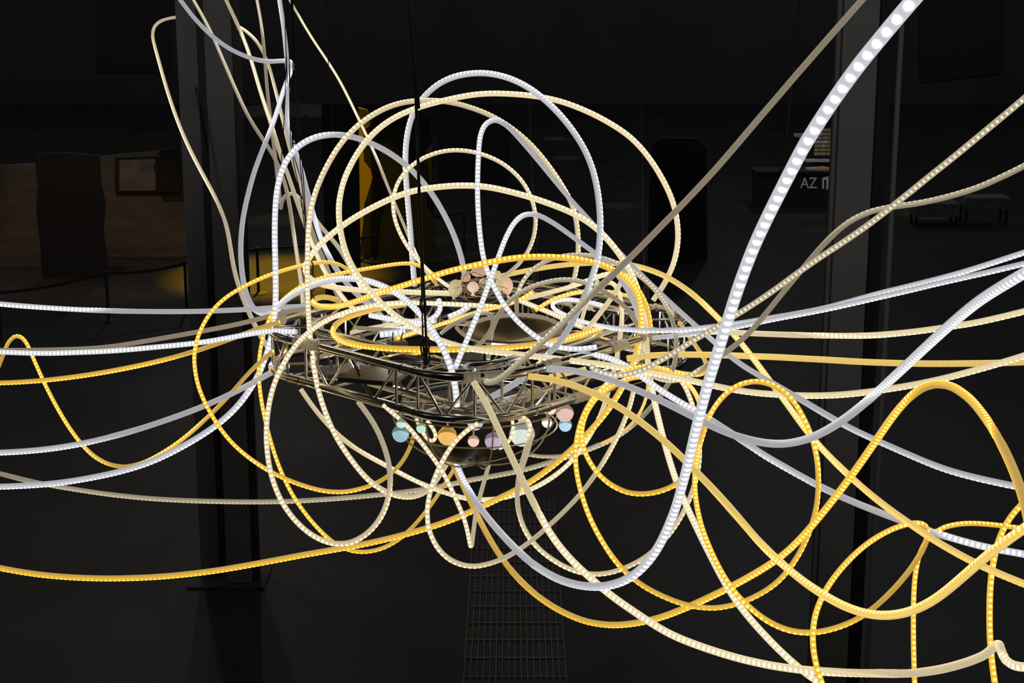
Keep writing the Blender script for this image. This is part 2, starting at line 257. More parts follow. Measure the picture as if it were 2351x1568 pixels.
('C', 0.034, 'broad pale cream arch tied to the white hairpin then hanging to bottom right', [-401,11161,4541,0,-2,9,-600,11057,4571,0,-2,9,-791,10952,4599,0,-2,9,-946,10865,4626,0,-2,9,-1084,10792,4656,0,-2,9,-1173,10747,4683,0,-2,9,-1222,10722,4705,0,-2,9,-1250,10706,4725,0,-2,9,-1267,10694,4742,-1,-3,8,-1278,10685,4758,-3,-3,6,-1284,10677,4774,-4,-3,4,-1288,10670,4790,-6,-4,3,-1288,10663,4807,-7,-4,2,-1286,10655,4826,-7,-5,1,-1278,10645,4850,-5,-6,1,-1261,10632,4882,-2,-8,2,-1226,10611,4931,0,-8,2,-1162,10579,5001,0,-7,4,-1078,10543,5075,0,-6,6,-983,10508,5146,0,-6,7,-874,10473,5214,0,-6,7,-751,10441,5279,0,-6,7,-657,10418,5319,0,-6,7,-570,10398,5346,0,-6,7,-460,10374,5367,0,-6,7,-335,10350,5381,0,-6,7,-230,10333,5383,0,-6,7,-133,10321,5375,0,-6,7,-21,10310,5353,0,-6,7,113,10299,5318,0,-6,7,243,10288,5275,0,-6,7,348,10278,5233,0,-6,7,427,10268,5192,0,-6,7,491,10259,5148,0,-6,7,551,10247,5095,0,-6,7,613,10232,5025,1,-6,6,669,10217,4947,3,-6,4,714,10200,4870,5,-6,2,748,10178,4789,6,-5,1,773,10147,4707,4,-2,1,788,10098,4619,3,3,0,794,9992,4505,0,8,-1,797,9842,4402,0,4,0,806,9676,4312,0,-2,1,822,9476,4220,0,-8,2,841,9254,4136,0,-9,2,862,9036,4064,0,-9,2,885,8851,4006,0,-9,2,917,8670,3947,0,-9,2,959,8492,3880,0,-9,2,1011,8327,3798,0,-9,2,1059,8201,3725,0,-9,2,1102,8102,3671,0,-9,2,1146,8010,3629,0,-9,2,1203,7910,3585,0,-9,2,1273,7811,3535,0,-9,2,1343,7740,3487,0,-9,2,1416,7690,3440,0,-9,2,1503,7653,3385,0,-9,2,1886,7444,3140,0,-9,2,2346,7194,2847,0,-9,2,2882,6902,2505,0,-9,2]),
('M', 0.025, 'small beaded hoop in the middle of the arches', [-74,11260,4625,0,9,-1,-15,11242,4669,2,5,0,35,11227,4717,5,2,0,77,11213,4772,7,-2,1,110,11202,4829,8,-4,1,133,11191,4887,8,-4,1,147,11182,4946,8,-4,1,153,11172,5006,8,-4,1,150,11163,5069,7,-4,1,137,11152,5134,5,-5,3,115,11141,5197,3,-5,4,86,11129,5255,1,-5,6,49,11116,5308,0,-6,7,4,11102,5356,0,-6,7,-50,11084,5401,0,-6,7,-113,11064,5440,0,-6,7,-182,11041,5471,0,-6,7,-254,11018,5493,0,-6,7,-324,10997,5505,0,-6,7,-391,10977,5507,0,-6,7,-456,10960,5499,0,-6,7,-516,10945,5482,0,-6,7,-572,10930,5458,0,-6,7,-621,10915,5427,0,-7,6,-662,10899,5392,0,-7,4,-695,10884,5353,0,-8,3,-719,10868,5313,0,-8,3,-735,10852,5271,0,-9,2,-745,10836,5227,0,-9,2,-746,10818,5180,0,-9,2,-740,10799,5127,0,-9,2,-724,10782,5068,0,-9,2,-696,10771,5002,0,-9,2,-658,10781,4930,0,-9,2,-609,10833,4848,0,-9,2,-548,10944,4752,0,-9,2,-477,11104,4649,0,-9,2,-391,11294,4541,0,-9,2]),
('W', 0.03, 'white hairpin tube tied to the cream arch with its leg crossing the ring', [484,9657,4559,0,-6,7,399,9643,4552,0,-7,5,326,9634,4555,0,-8,3,267,9630,4565,0,-9,2,220,9631,4579,0,-9,2,176,9638,4600,0,-9,2,112,9661,4639,0,-9,2,46,9697,4688,0,-9,2,-6,9736,4737,0,-9,2,-53,9782,4792,0,-9,2,-99,9841,4861,0,-9,2,-136,9901,4934,0,-9,2,-162,9957,5005,0,-9,2,-180,10019,5088,0,-9,2,-195,10104,5207,0,-9,2,-203,10192,5329,0,-9,2,-204,10292,5457,0,-9,2,-199,10419,5593,0,-5,6,-192,10490,5653,0,-4,7,-182,10535,5685,0,-3,8,-171,10567,5705,0,-2,9,-159,10593,5718,0,-2,9,-147,10614,5726,0,-2,9,-135,10633,5731,0,-2,9,-123,10650,5734,0,-2,9,-109,10666,5734,0,-2,8,-94,10683,5731,0,-1,8,-77,10702,5724,0,0,6,-55,10723,5711,0,2,5,-24,10750,5685,0,6,2,32,10793,5622,0,9,-1,137,10857,5493,0,9,-1,253,10916,5345,0,9,-1,358,10954,5214,0,9,-1,478,10947,5083,0,9,-1,605,10838,4959,0,9,-1,721,10667,4859,0,9,-1,833,10476,4771,0,9,-1,935,10270,4701,0,9,-1,1040,10002,4642,0,9,-1,1136,9741,4595,0,9,-1,1216,9517,4555,0,9,-1,1274,9374,4532,0,9,-1,1345,9213,4516,0,9,-1,1441,8971,4506,0,9,-1,1532,8717,4497,0,4,-3,1618,8488,4487,0,-1,-5,1695,8322,4476,0,-5,-7,1775,8179,4467,0,-5,-7,1877,8027,4453,0,-5,-7,1971,7901,4439,0,-5,-7,2044,7810,4432,0,-5,-7,2121,7726,4430,0,-5,-7,2214,7641,4430,0,-5,-7,2318,7565,4429,0,-5,-7,2418,7501,4430,0,-5,-7,2830,7218,4430,0,-5,-7,3324,6878,4430,0,-5,-7,3902,6482,4430,0,-5,-7]),
('W', 0.03, 'white tube rising from the front clamp to a low rounded bend right of centre', [-315,9328,4523,0,-9,2,-259,9464,4634,0,-9,2,-201,9591,4752,0,-9,2,-149,9721,4867,0,-9,2,-95,9882,4992,0,-9,2,-48,10030,5095,0,-9,2,-14,10119,5153,0,-9,2,12,10174,5184,0,-7,3,33,10211,5201,0,-5,5,52,10239,5211,0,-4,7,69,10262,5216,0,-3,8,88,10283,5218,0,-1,8,108,10304,5216,0,1,6,132,10325,5211,0,3,4,165,10349,5198,0,6,1,212,10375,5172,0,9,-1,288,10399,5120,0,9,-1,415,10397,5027,0,9,-1,529,10363,4946,0,9,-1,592,10336,4892,0,9,-1,642,10310,4838,0,9,-1,687,10281,4775,0,9,-1,726,10250,4704,0,9,-1,754,10220,4634,0,9,-1,771,10190,4565,0,9,-1]),
('W', 0.036, 'white loop tied at the left truss corner and trailing out lower left', [-312,11169,4673,0,9,-1,-330,11163,4776,0,9,-1,-362,11159,4886,0,9,-1,-406,11154,4998,0,9,-1,-460,11147,5108,0,9,-1,-520,11137,5209,0,9,-1,-583,11125,5294,0,9,-1,-648,11108,5367,0,9,-1,-722,11087,5433,0,9,-1,-803,11060,5493,0,9,-1,-887,11031,5542,0,9,-1,-966,11002,5578,0,9,-1,-1037,10976,5599,0,5,1,-1103,10953,5610,0,1,3,-1164,10933,5610,0,-2,5,-1218,10916,5602,0,-5,7,-1267,10901,5586,0,-6,6,-1310,10888,5564,0,-7,5,-1348,10876,5536,0,-7,4,-1381,10864,5501,0,-8,4,-1411,10851,5459,0,-8,3,-1436,10837,5407,0,-9,2,-1457,10820,5342,0,-9,2,-1473,10798,5255,0,-9,2,-1482,10769,5138,0,-9,2,-1484,10731,4989,0,-9,2,-1480,10688,4815,0,-9,2,-1478,10648,4657,0,-9,2,-1484,10618,4535,0,-9,2,-1499,10591,4427,0,-9,2,-1523,10566,4326,1,-8,2,-1557,10543,4230,3,-8,2,-1598,10523,4141,5,-7,1,-1649,10507,4059,6,-6,0,-1706,10496,3984,4,-6,-2,-1772,10490,3915,3,-6,-4,-1851,10488,3848,1,-6,-6,-1951,10490,3778,0,-5,-7,-2074,10496,3703,0,-5,-7,-2202,10505,3634,0,-5,-7,-2320,10515,3581,0,-5,-7,-2441,10528,3538,0,-5,-7,-2585,10544,3497,0,-5,-7,-2748,10564,3459,0,-5,-7,-2906,10584,3429,0,-5,-7,-3067,10605,3408,0,-5,-7,-3244,10625,3392,0,-5,-7,-3431,10641,3383,0,-5,-7,-3927,10690,3348,0,-5,-7,-4523,10749,3307,0,-5,-7,-5218,10817,3260,0,-5,-7]),
('Y', 0.024, 'yellow beaded tube arching left of the ring and looping low beneath it', [-504,11428,4539,0,9,-1,-528,11398,4598,0,4,2,-551,11373,4636,0,1,3,-574,11349,4665,0,-2,5,-599,11325,4686,0,-5,6,-627,11299,4703,0,-6,7,-663,11267,4718,0,-6,7,-717,11221,4729,0,-6,7,-814,11142,4733,0,-6,7,-988,11010,4729,0,-6,7,-1131,10908,4721,0,-6,7,-1227,10839,4707,0,-6,7,-1303,10781,4687,0,-6,6,-1364,10731,4660,0,-7,4,-1415,10686,4627,0,-8,3,-1457,10648,4589,0,-9,2,-1491,10616,4546,0,-9,2,-1519,10586,4495,0,-9,2,-1544,10553,4427,0,-9,2,-1563,10515,4342,0,-9,2,-1572,10479,4259,0,-9,2,-1571,10440,4173,0,-9,2,-1557,10393,4065,0,-9,2,-1531,10341,3946,0,-9,2,-1496,10288,3827,0,-9,2,-1452,10231,3708,0,-9,2,-1403,10177,3607,0,-9,2,-1351,10124,3523,0,-9,2,-1290,10069,3449,0,-9,2,-1218,10009,3379,0,-9,2,-1143,9952,3320,0,-8,0,-1086,9914,3285,0,-7,-3,-1039,9887,3265,0,-6,-5,-993,9866,3253,0,-6,-7,-945,9850,3246,0,-5,-7,-895,9840,3246,0,-5,-7,-845,9837,3252,0,-5,-7,-794,9842,3263,0,-5,-7,-742,9858,3280,0,-5,-7,-689,9885,3303,0,-3,-6,-636,9926,3335,0,3,-3,-574,9989,3382,0,9,-1,-504,10073,3448,0,9,-1,-431,10172,3531,0,9,-1,-344,10294,3643,0,9,-1]),
('W', 0.036, 'white beaded tube bending over the left truss and plunging into the front clamp', [-1454,10632,4585,0,-6,7,-1386,10569,4646,0,-6,7,-1312,10504,4700,0,-6,7,-1231,10435,4749,0,-6,7,-1147,10363,4790,0,-6,7,-1067,10294,4819,0,-6,7,-994,10227,4839,0,-7,5,-924,10161,4850,0,-7,4,-854,10092,4853,0,-8,3,-784,10018,4848,0,-9,2,-715,9941,4835,0,-9,2,-651,9862,4816,0,-9,2,-592,9780,4790,0,-9,2,-536,9693,4758,0,-9,2,-479,9591,4715,0,-9,2,-423,9481,4662,0,-9,2,-379,9397,4606,0,-9,2,-348,9352,4543,0,-9,2,-327,9340,4471,0,-9,2,-314,9351,4387,0,-9,2,-308,9373,4291,0,-9,2]),
('W', 0.036, 'thick white tube dipping below the dark dome and sweeping up to top right', [-382,10458,3684,0,-9,2,-321,10140,3655,0,-9,2,-264,9863,3641,0,3,0,-204,9591,3642,0,9,-1,-131,9268,3660,0,9,-1,-47,8891,3699,0,9,-1,30,8533,3750,0,3,0,95,8232,3803,0,-6,1,153,7986,3854,0,-8,-2,207,7783,3900,0,-7,-6,259,7614,3944,0,-6,-6,308,7472,3987,0,-6,-7,356,7350,4030,0,-5,-7,400,7247,4072,0,-5,-7,440,7161,4115,0,-5,-7,475,7087,4158,0,-5,-7,505,7022,4203,0,-6,-7,533,6958,4253,0,-7,-6,559,6890,4312,0,-7,-5,584,6811,4385,0,-8,-3,607,6717,4475,0,-8,0,625,6601,4585,0,-9,2,639,6458,4716,0,-9,2,645,6290,4862,0,-9,2,647,6093,5028,0,-9,2,647,5889,5204,0,-9,2,650,5716,5355,0,-9,2,653,5551,5494,0,-9,2,658,5385,5628,0,-9,2,664,5224,5763,0,-9,2,672,5092,5882,0,-9,2,682,4995,5975,0,-9,2,694,4911,6058,0,-9,2,709,4823,6141,0,-9,2,727,4723,6231,0,-9,2,745,4624,6318,0,-9,2,762,4546,6390,0,-9,2,781,4479,6452,0,-9,2,803,4410,6516,0,-9,2,827,4338,6580,0,-9,2,851,4275,6637,0,-9,2,878,4213,6693,0,-9,2,907,4155,6749,0,-9,2,938,4111,6801,0,-9,2,974,4085,6851,0,-9,2,1212,3836,7213,0,-9,2,1497,3537,7648,0,-9,2,1831,3189,8156,0,-9,2]),
('Y', 0.034, 'bright amber tube arching low across the front of the ring', [-1124,11017,4527,0,9,-1,-1167,10921,4565,-3,5,0,-1196,10850,4586,-5,2,0,-1216,10792,4597,-6,0,0,-1228,10746,4603,-7,-2,1,-1235,10709,4605,-7,-3,1,-1239,10680,4607,-8,-4,1,-1240,10658,4607,-7,-4,2,-1240,10639,4607,-6,-5,3,-1239,10623,4608,-5,-5,3,-1238,10608,4608,-4,-5,4,-1236,10593,4608,-3,-5,4,-1233,10578,4608,-3,-5,5,-1228,10559,4609,-2,-5,6,-1222,10538,4609,-1,-6,6,-1212,10510,4611,0,-6,7,-1192,10468,4615,0,-6,6,-1155,10405,4624,0,-7,5,-1094,10314,4645,0,-8,3,-1016,10213,4678,0,-9,2,-935,10117,4721,0,-9,2,-808,9992,4794,0,-9,2,-660,9885,4861,0,-9,2,-500,9797,4930,0,-9,2,-363,9737,4984,0,-9,2,-227,9709,5022,0,-8,2,-80,9708,5052,0,-7,4,37,9721,5066,0,-7,6,152,9739,5068,0,-6,7,269,9761,5060,0,-6,7,378,9789,5043,0,-6,7,471,9824,5017,0,-6,7,546,9863,4984,1,-6,6,603,9902,4949,3,-6,4,649,9941,4910,4,-6,3,688,9979,4867,6,-6,2,720,10014,4820,5,-7,1,742,10043,4775,3,-8,2,757,10064,4729,1,-8,2,766,10075,4673,1,-9,2,767,10064,4599,2,-8,2,752,10009,4511,5,-7,1,728,9930,4438,6,-6,1,696,9864,4374,6,-6,1,647,9805,4289,6,-6,1,591,9774,4200,6,-6,1,529,9763,4114,4,-6,-1,447,9757,4017,2,-6,-4,360,9750,3928,0,-5,-7,259,9740,3838,0,-5,-7,161,9731,3763,0,-5,-7,68,9725,3702,0,-5,-7,-49,9719,3640,0,-5,-7,-204,9712,3565,0,-5,-7,-332,9707,3508,0,-5,-7,-458,9705,3460,0,-5,-7,-605,9706,3414,0,-5,-7,-752,9709,3373,0,-5,-7,-910,9715,3335,0,-5,-7,-1077,9727,3299,0,-5,-7,-1253,9743,3261,0,-5,-7,-1434,9757,3220,0,-5,-7,-1611,9771,3181,0,-5,-7,-1778,9785,3147,0,-5,-7,-1944,9801,3119,0,-5,-7,-2108,9817,3097,0,-5,-7,-2271,9835,3081,0,-5,-7,-2438,9854,3070,0,-5,-7,-2602,9874,3066,0,-5,-7,-2758,9895,3068,0,-5,-7,-2912,9916,3077,0,-5,-7,-3069,9937,3096,0,-5,-7,-3248,9958,3124,0,-5,-7,-3739,10019,3192,0,-5,-7,-4329,10093,3275,0,-5,-7,-5017,10179,3371,0,-5,-7]),
('P', 0.033, 'long yellow tube bowing over the right truss corner down to lower right', [-165,11593,4546,0,9,-1,16,11429,4622,0,9,-1,178,11292,4682,0,9,-1,327,11159,4731,0,9,-1,471,11023,4771,0,9,-1,600,10882,4802,0,9,-1,699,10756,4821,0,9,-1,782,10643,4828,0,9,-1,862,10534,4824,0,9,-1,937,10428,4810,0,9,-1,1006,10320,4787,0,5,0,1074,10204,4755,0,1,0,1145,10068,4710,0,-3,1,1233,9879,4644,0,-9,2,1301,9723,4586,0,-9,2,1364,9564,4521,0,-9,2,1438,9356,4438,0,-9,2,1504,9149,4364,0,-9,2,1562,8954,4298,0,-9,2,1608,8809,4255,0,-9,2,1662,8649,4216,0,-9,1,1725,8470,4180,0,-8,-3,1788,8305,4149,0,-7,-6,1852,8155,4123,0,-6,-6,1924,7998,4100,0,-6,-7,1995,7856,4079,0,-5,-7,2064,7728,4064,0,-5,-7,2132,7604,4055,0,-5,-7,2201,7494,4049,0,-5,-7,2287,7392,4039,0,-5,-7,2388,7297,4023,0,-5,-7,2730,6936,3975,0,-5,-7,3141,6502,3918,0,-5,-7,3621,5997,3851,0,-5,-7]),
('G', 0.033, 'straight beige tube rising from the front truss to the top edge at right', [-142,9165,4489,0,-2,9,-128,9145,4491,0,-2,9,-117,9132,4495,0,-2,9,-103,9117,4502,0,-2,9,-82,9098,4516,0,-2,9,-47,9073,4545,0,-2,9,25,9042,4615,0,-2,9,141,9021,4728,0,-2,9,244,9015,4829,0,-2,9,353,9013,4940,0,-2,8,462,9009,5048,0,3,4,567,9005,5153,0,7,0,675,9000,5266,0,9,-1,782,8996,5380,0,9,-1,889,8993,5494,0,9,-1,991,8988,5607,0,9,-1,1080,8980,5711,0,9,-1,1171,8969,5824,0,9,-1,1268,8956,5947,0,9,-1,1363,8941,6066,0,9,-1,1457,8925,6185,0,9,-1,1552,8908,6303,0,9,-1,1647,8893,6420,0,9,-1,1743,8884,6536,0,9,-1,1837,8879,6649,0,9,-1,2155,8855,7033,0,9,-1,2538,8827,7494,0,9,-1,2985,8794,8032,0,9,-1]),
('G', 0.03, 'straight beaded grey tube climbing to the right edge above its twin', [431,9233,4558,0,-9,2,470,9215,4537,0,-9,2,505,9201,4527,0,-9,2,543,9189,4522,0,-9,2,584,9176,4523,0,-9,2,627,9164,4531,0,-9,2,677,9151,4548,0,-9,2,739,9135,4579,0,-9,2,818,9113,4631,0,-9,2,931,9067,4718,0,-9,2,1049,9000,4813,0,-9,2,1163,8911,4913,0,-9,2,1266,8835,5005,0,-9,2,1362,8768,5096,0,-9,2,1461,8687,5199,0,-9,2,1551,8610,5290,0,-9,2,1653,8528,5387,0,-9,2,1740,8456,5474,0,-9,2,1818,8389,5559,0,-9,2,1903,8317,5656,0,-9,2,1992,8244,5758,0,-9,2,2081,8177,5857,0,-9,2,2167,8127,5950,0,-9,2,2257,8088,6043,0,-9,2,2351,8060,6137,0,-9,2,2449,8052,6227,0,-9,2,2806,7984,6569,0,-9,2,3236,7904,6981,0,-9,2,3736,7810,7461,0,-9,2]),
('G', 0.029, 'cream grey tube bending flat where it crosses the straight beaded tube at right', [774,9661,4413,0,-5,-7,812,9605,4401,0,-6,-5,844,9562,4398,0,-7,-3,875,9523,4401,0,-8,-2,905,9488,4408,0,-8,0,936,9455,4421,0,-9,1,971,9422,4442,0,-7,1,1016,9384,4477,0,-3,1,1088,9333,4542,0,3,0,1191,9271,4640,0,9,-1,1258,9232,4712,0,9,-1,1312,9201,4781,0,9,-1,1380,9165,4882,0,9,-1,1465,9125,5012,0,9,-1,1557,9089,5146,0,9,-1,1636,9065,5254,0,5,3,1698,9050,5327,0,2,5,1751,9036,5379,0,0,7,1799,9022,5415,0,-2,8,1847,9006,5443,0,-2,9,1903,8984,5467,0,-2,9,1979,8950,5489,0,-2,9,2092,8894,5517,0,-2,9,2187,8848,5547,0,-2,9,2283,8802,5584,0,-2,9,2368,8762,5623,0,-2,9,2450,8725,5670,0,-2,9,2552,8690,5732,0,-2,9,2663,8667,5801,0,-2,9,3077,8554,6056,0,-2,9,3575,8418,6362,0,-2,9,4156,8260,6719,0,-2,9]),
('W', 0.027, 'upper of two parallel white beaded tubes leaving for the right edge', [578,10702,4561,0,-2,9,489,10743,4576,0,-5,6,386,10760,4588,0,-8,3,331,10750,4592,0,-9,2,298,10733,4592,0,-9,2,279,10717,4589,0,-9,2,268,10704,4586,0,-9,2,261,10692,4583,0,-9,2,258,10683,4581,0,-9,2,256,10674,4579,0,-9,2,255,10665,4577,0,-9,2,255,10656,4575,0,-9,2,256,10646,4573,0,-9,2,257,10634,4571,0,-9,2,262,10616,4568,0,-9,2,272,10589,4564,0,-9,2,298,10535,4559,0,-9,2,373,10384,4557,0,-9,2,449,10232,4566,0,-9,2,550,10052,4584,0,-8,0,655,9921,4601,0,-8,-4,777,9830,4615,0,-7,-6,903,9770,4630,0,-7,-6,1025,9723,4650,0,-7,-6,1178,9665,4682,0,-7,-6,1314,9597,4719,0,-7,-6,1468,9528,4764,0,-7,-6,1622,9457,4810,0,-7,-6,1740,9391,4853,0,-7,-6,1855,9313,4906,0,-7,-6,1981,9221,4968,0,-7,-6,2107,9111,5030,0,-7,-6,2221,8974,5097,0,-7,-6,2318,8835,5163,0,-7,-6,2417,8696,5235,0,-7,-6,2523,8568,5309,0,-7,-6,2633,8459,5378,0,-7,-6,2940,8121,5581,0,-7,-6,3309,7716,5826,0,-7,-6,3740,7243,6111,0,-7,-6]),
('W', 0.027, 'lower of two parallel white beaded tubes leaving for the right edge', [823,9848,4566,0,9,-1,961,9754,4605,0,0,-5,1085,9656,4643,0,-5,-7,1195,9573,4683,0,-5,-7,1323,9489,4732,0,-5,-7,1458,9407,4783,0,-5,-7,1586,9315,4832,0,-5,-7,1704,9224,4880,0,-5,-7,1827,9132,4933,0,-5,-7,1954,9028,4992,0,-5,-7,2071,8914,5051,0,-5,-7,2185,8793,5113,0,-5,-7,2293,8674,5171,0,-5,-7,2400,8560,5227,0,-5,-7,2503,8457,5281,0,-5,-7,2602,8346,5337,0,-5,-7,2923,8005,5512,0,-5,-7,3309,7596,5722,0,-5,-7,3759,7119,5967,0,-5,-7]),
('C', 0.031, 'pale cream tube running nearly level behind the thick white tube at right', [951,9923,4568,0,9,-1,1058,9811,4608,0,9,-1,1158,9700,4638,0,9,-1,1276,9569,4665,0,9,-1,1414,9430,4692,0,9,-1,1553,9322,4713,0,3,0,1691,9218,4735,0,-4,1,1815,9118,4758,0,-8,1,1924,9036,4781,0,-7,-3,2029,8960,4809,0,-6,-7,2140,8884,4842,0,-5,-7,2261,8804,4882,0,-5,-7,2369,8730,4920,0,-5,-7,2468,8678,4957,0,-5,-7,2581,8633,4999,0,-5,-7,2694,8582,5046,0,-5,-7,3126,8398,5216,0,-5,-7,3645,8177,5420,0,-5,-7,4251,7920,5659,0,-5,-7]),
('W', 0.036, 'thick matt white tube dipping at right middle then rising to right edge', [202,9374,4503,0,9,-1,289,9313,4517,0,9,-1,374,9249,4521,0,9,-1,465,9176,4518,0,9,-1,568,9084,4507,0,9,-1,679,8969,4491,0,9,-1,785,8839,4475,0,9,-1,891,8680,4459,0,9,-1,994,8503,4448,0,9,-1,1073,8369,4445,0,9,-1,1144,8254,4450,0,9,-1,1205,8152,4462,0,9,0,1257,8058,4482,0,8,2,1300,7968,4510,0,7,4,1338,7874,4547,0,7,6,1373,7769,4594,0,5,7,1407,7649,4655,0,2,7,1439,7507,4732,0,-1,8,1469,7339,4828,0,-3,8,1499,7140,4946,0,-6,5,1527,6916,5083,0,-9,2,1554,6687,5224,0,-9,2,1580,6458,5366,0,-9,2,1601,6253,5489,0,-9,2,1616,6065,5594,0,-9,2,1627,5903,5677,0,-9,2,1642,5750,5751,0,-9,2,1671,5598,5830,0,-9,2,1714,5497,5898,0,-9,2,1833,5077,6141,0,-9,2,1976,4573,6434,0,-9,2,2144,3985,6776,0,-9,2]),
('W', 0.034, 'white beaded tube slanting from the ring to the lower right edge', [481,9684,4506,0,-9,2,546,9614,4507,0,-9,2,604,9546,4499,0,-9,2,661,9472,4484,0,-9,2,740,9356,4452,0,-9,2,833,9227,4413,0,-9,2,928,9114,4379,0,-5,1,1047,8995,4335,0,3,0,1144,8902,4295,0,8,-1,1242,8799,4249,0,-1,-4,1332,8716,4207,0,-7,-6,1433,8625,4168,0,-6,-7,1542,8522,4130,0,-3,-6,1634,8437,4103,0,3,-4,1732,8353,4079,0,9,-1,1837,8267,4058,0,9,-1,1953,8177,4037,0,9,-1,2051,8088,4023,0,2,0,2144,8013,4015,0,-9,2,2247,7949,4004,0,-9,2,2339,7900,3998,0,-9,2,2449,7849,3994,0,-9,2,2541,7803,3989,0,-9,2,2991,7586,3968,0,-9,2,3531,7327,3944,0,-9,2,4162,7024,3916,0,-9,2]),
('P', 0.035, 'smooth yellow tube lying level from the ring to the right edge', [668,9776,4461,0,9,-1,776,9745,4484,0,9,-1,890,9713,4499,0,9,-1,1020,9676,4510,0,9,-1,1166,9635,4518,0,9,-1,1320,9590,4524,0,9,-1,1471,9542,4531,0,9,-1,1619,9490,4536,0,9,-1,1768,9433,4542,0,9,-1,1914,9373,4548,0,9,-1,2051,9314,4557,0,9,-1,2184,9256,4568,0,9,-1,2317,9200,4581,0,9,-1,2450,9147,4596,0,9,-1,2583,9097,4611,0,9,-1,2716,9049,4629,0,9,-1,2847,8998,4649,0,9,-1,3310,8824,4715,0,9,-1,3867,8615,4795,0,9,-1,4517,8371,4889,0,9,-1]),
('P', 0.036, 'thick yellow tube descending diagonally and swelling upward at bottom right', [95,9268,4491,0,9,-1,198,9216,4491,0,9,-1,288,9164,4483,0,9,-1,377,9108,4467,0,9,-1,465,9048,4443,0,9,-1,553,8982,4410,0,9,-1,644,8906,4368,0,9,-1,730,8819,4323,0,9,-1,810,8716,4278,0,9,-1,893,8574,4229,0,9,-1,975,8404,4181,0,6,-2,1045,8242,4138,0,0,-3,1117,8063,4090,0,-5,-5,1180,7897,4049,0,-8,-3,1234,7757,4023,0,-8,-1,1288,7619,4007,0,-9,2,1344,7474,3998,0,-8,4,1399,7336,3998,0,-6,6,1447,7219,4004,0,-6,7,1488,7123,4016,0,-6,7,1524,7040,4033,0,-6,7,1558,6966,4055,0,-6,7,1591,6895,4083,0,-6,7,1622,6827,4117,0,-6,7,1652,6760,4157,0,-6,7,1680,6693,4204,0,-6,7,1708,6622,4261,0,-6,7,1737,6542,4333,0,-6,7,1771,6439,4433,0,-6,7,1812,6314,4557,0,-6,7,1848,6216,4652,0,-6,7,1894,6127,4745,0,-6,7,1959,6057,4837,0,-6,7,2166,5760,5182,0,-6,7,2414,5404,5596,0,-6,7,2704,4989,6079,0,-6,7]),
('Y', 0.033, 'amber tube drooping beneath the ring then arching tall at lower right', [-377,10300,3669,0,9,-1,-291,10013,3592,0,9,-1,-206,9737,3516,0,9,-1,-140,9545,3457,0,9,-1,-78,9397,3407,0,9,-1,-15,9272,3365,0,4,-3,51,9166,3328,0,-2,-6,119,9075,3297,0,-5,-7,191,8993,3272,0,-5,-7,266,8918,3254,0,-5,-7,340,8850,3245,0,-5,-7,409,8789,3245,0,-5,-7,475,8734,3255,0,-5,-7,543,8679,3273,0,-5,-7,618,8621,3303,0,-5,-7,701,8559,3345,0,-5,-7,785,8496,3397,0,-5,-7,874,8428,3464,0,-6,-7,978,8347,3551,0,-6,-6,1090,8256,3653,0,-7,-6,1189,8166,3754,0,-8,-2,1266,8085,3844,0,-9,1,1323,8014,3925,0,-9,2,1372,7945,4011,0,-9,2,1422,7867,4116,0,-9,2,1476,7773,4246,0,-9,2,1528,7668,4386,0,-9,2,1576,7541,4542,0,-9,2,1613,7400,4696,0,-9,2,1645,7260,4842,0,-9,2,1668,7169,4930,0,-8,4,1688,7103,4989,0,-7,5,1705,7049,5029,0,-6,6,1721,7002,5058,0,-5,7,1735,6959,5078,0,-5,8,1748,6917,5094,0,-4,8,1761,6872,5105,0,-3,8,1773,6824,5114,0,-2,8,1785,6768,5119,0,-1,7,1795,6700,5120,0,0,6,1805,6614,5118,0,2,5,1810,6501,5112,0,5,3,1811,6354,5100,0,8,0,1804,6178,5086,0,9,-1,1790,5996,5071,0,9,-1,1773,5828,5054,0,9,-1,1757,5685,5032,0,9,-1,1744,5568,4999,0,9,-1,1732,5468,4955,0,9,-1,1678,4999,4788,0,9,-1,1613,4437,4589,0,9,-1,1537,3781,4356,0,9,-1]),
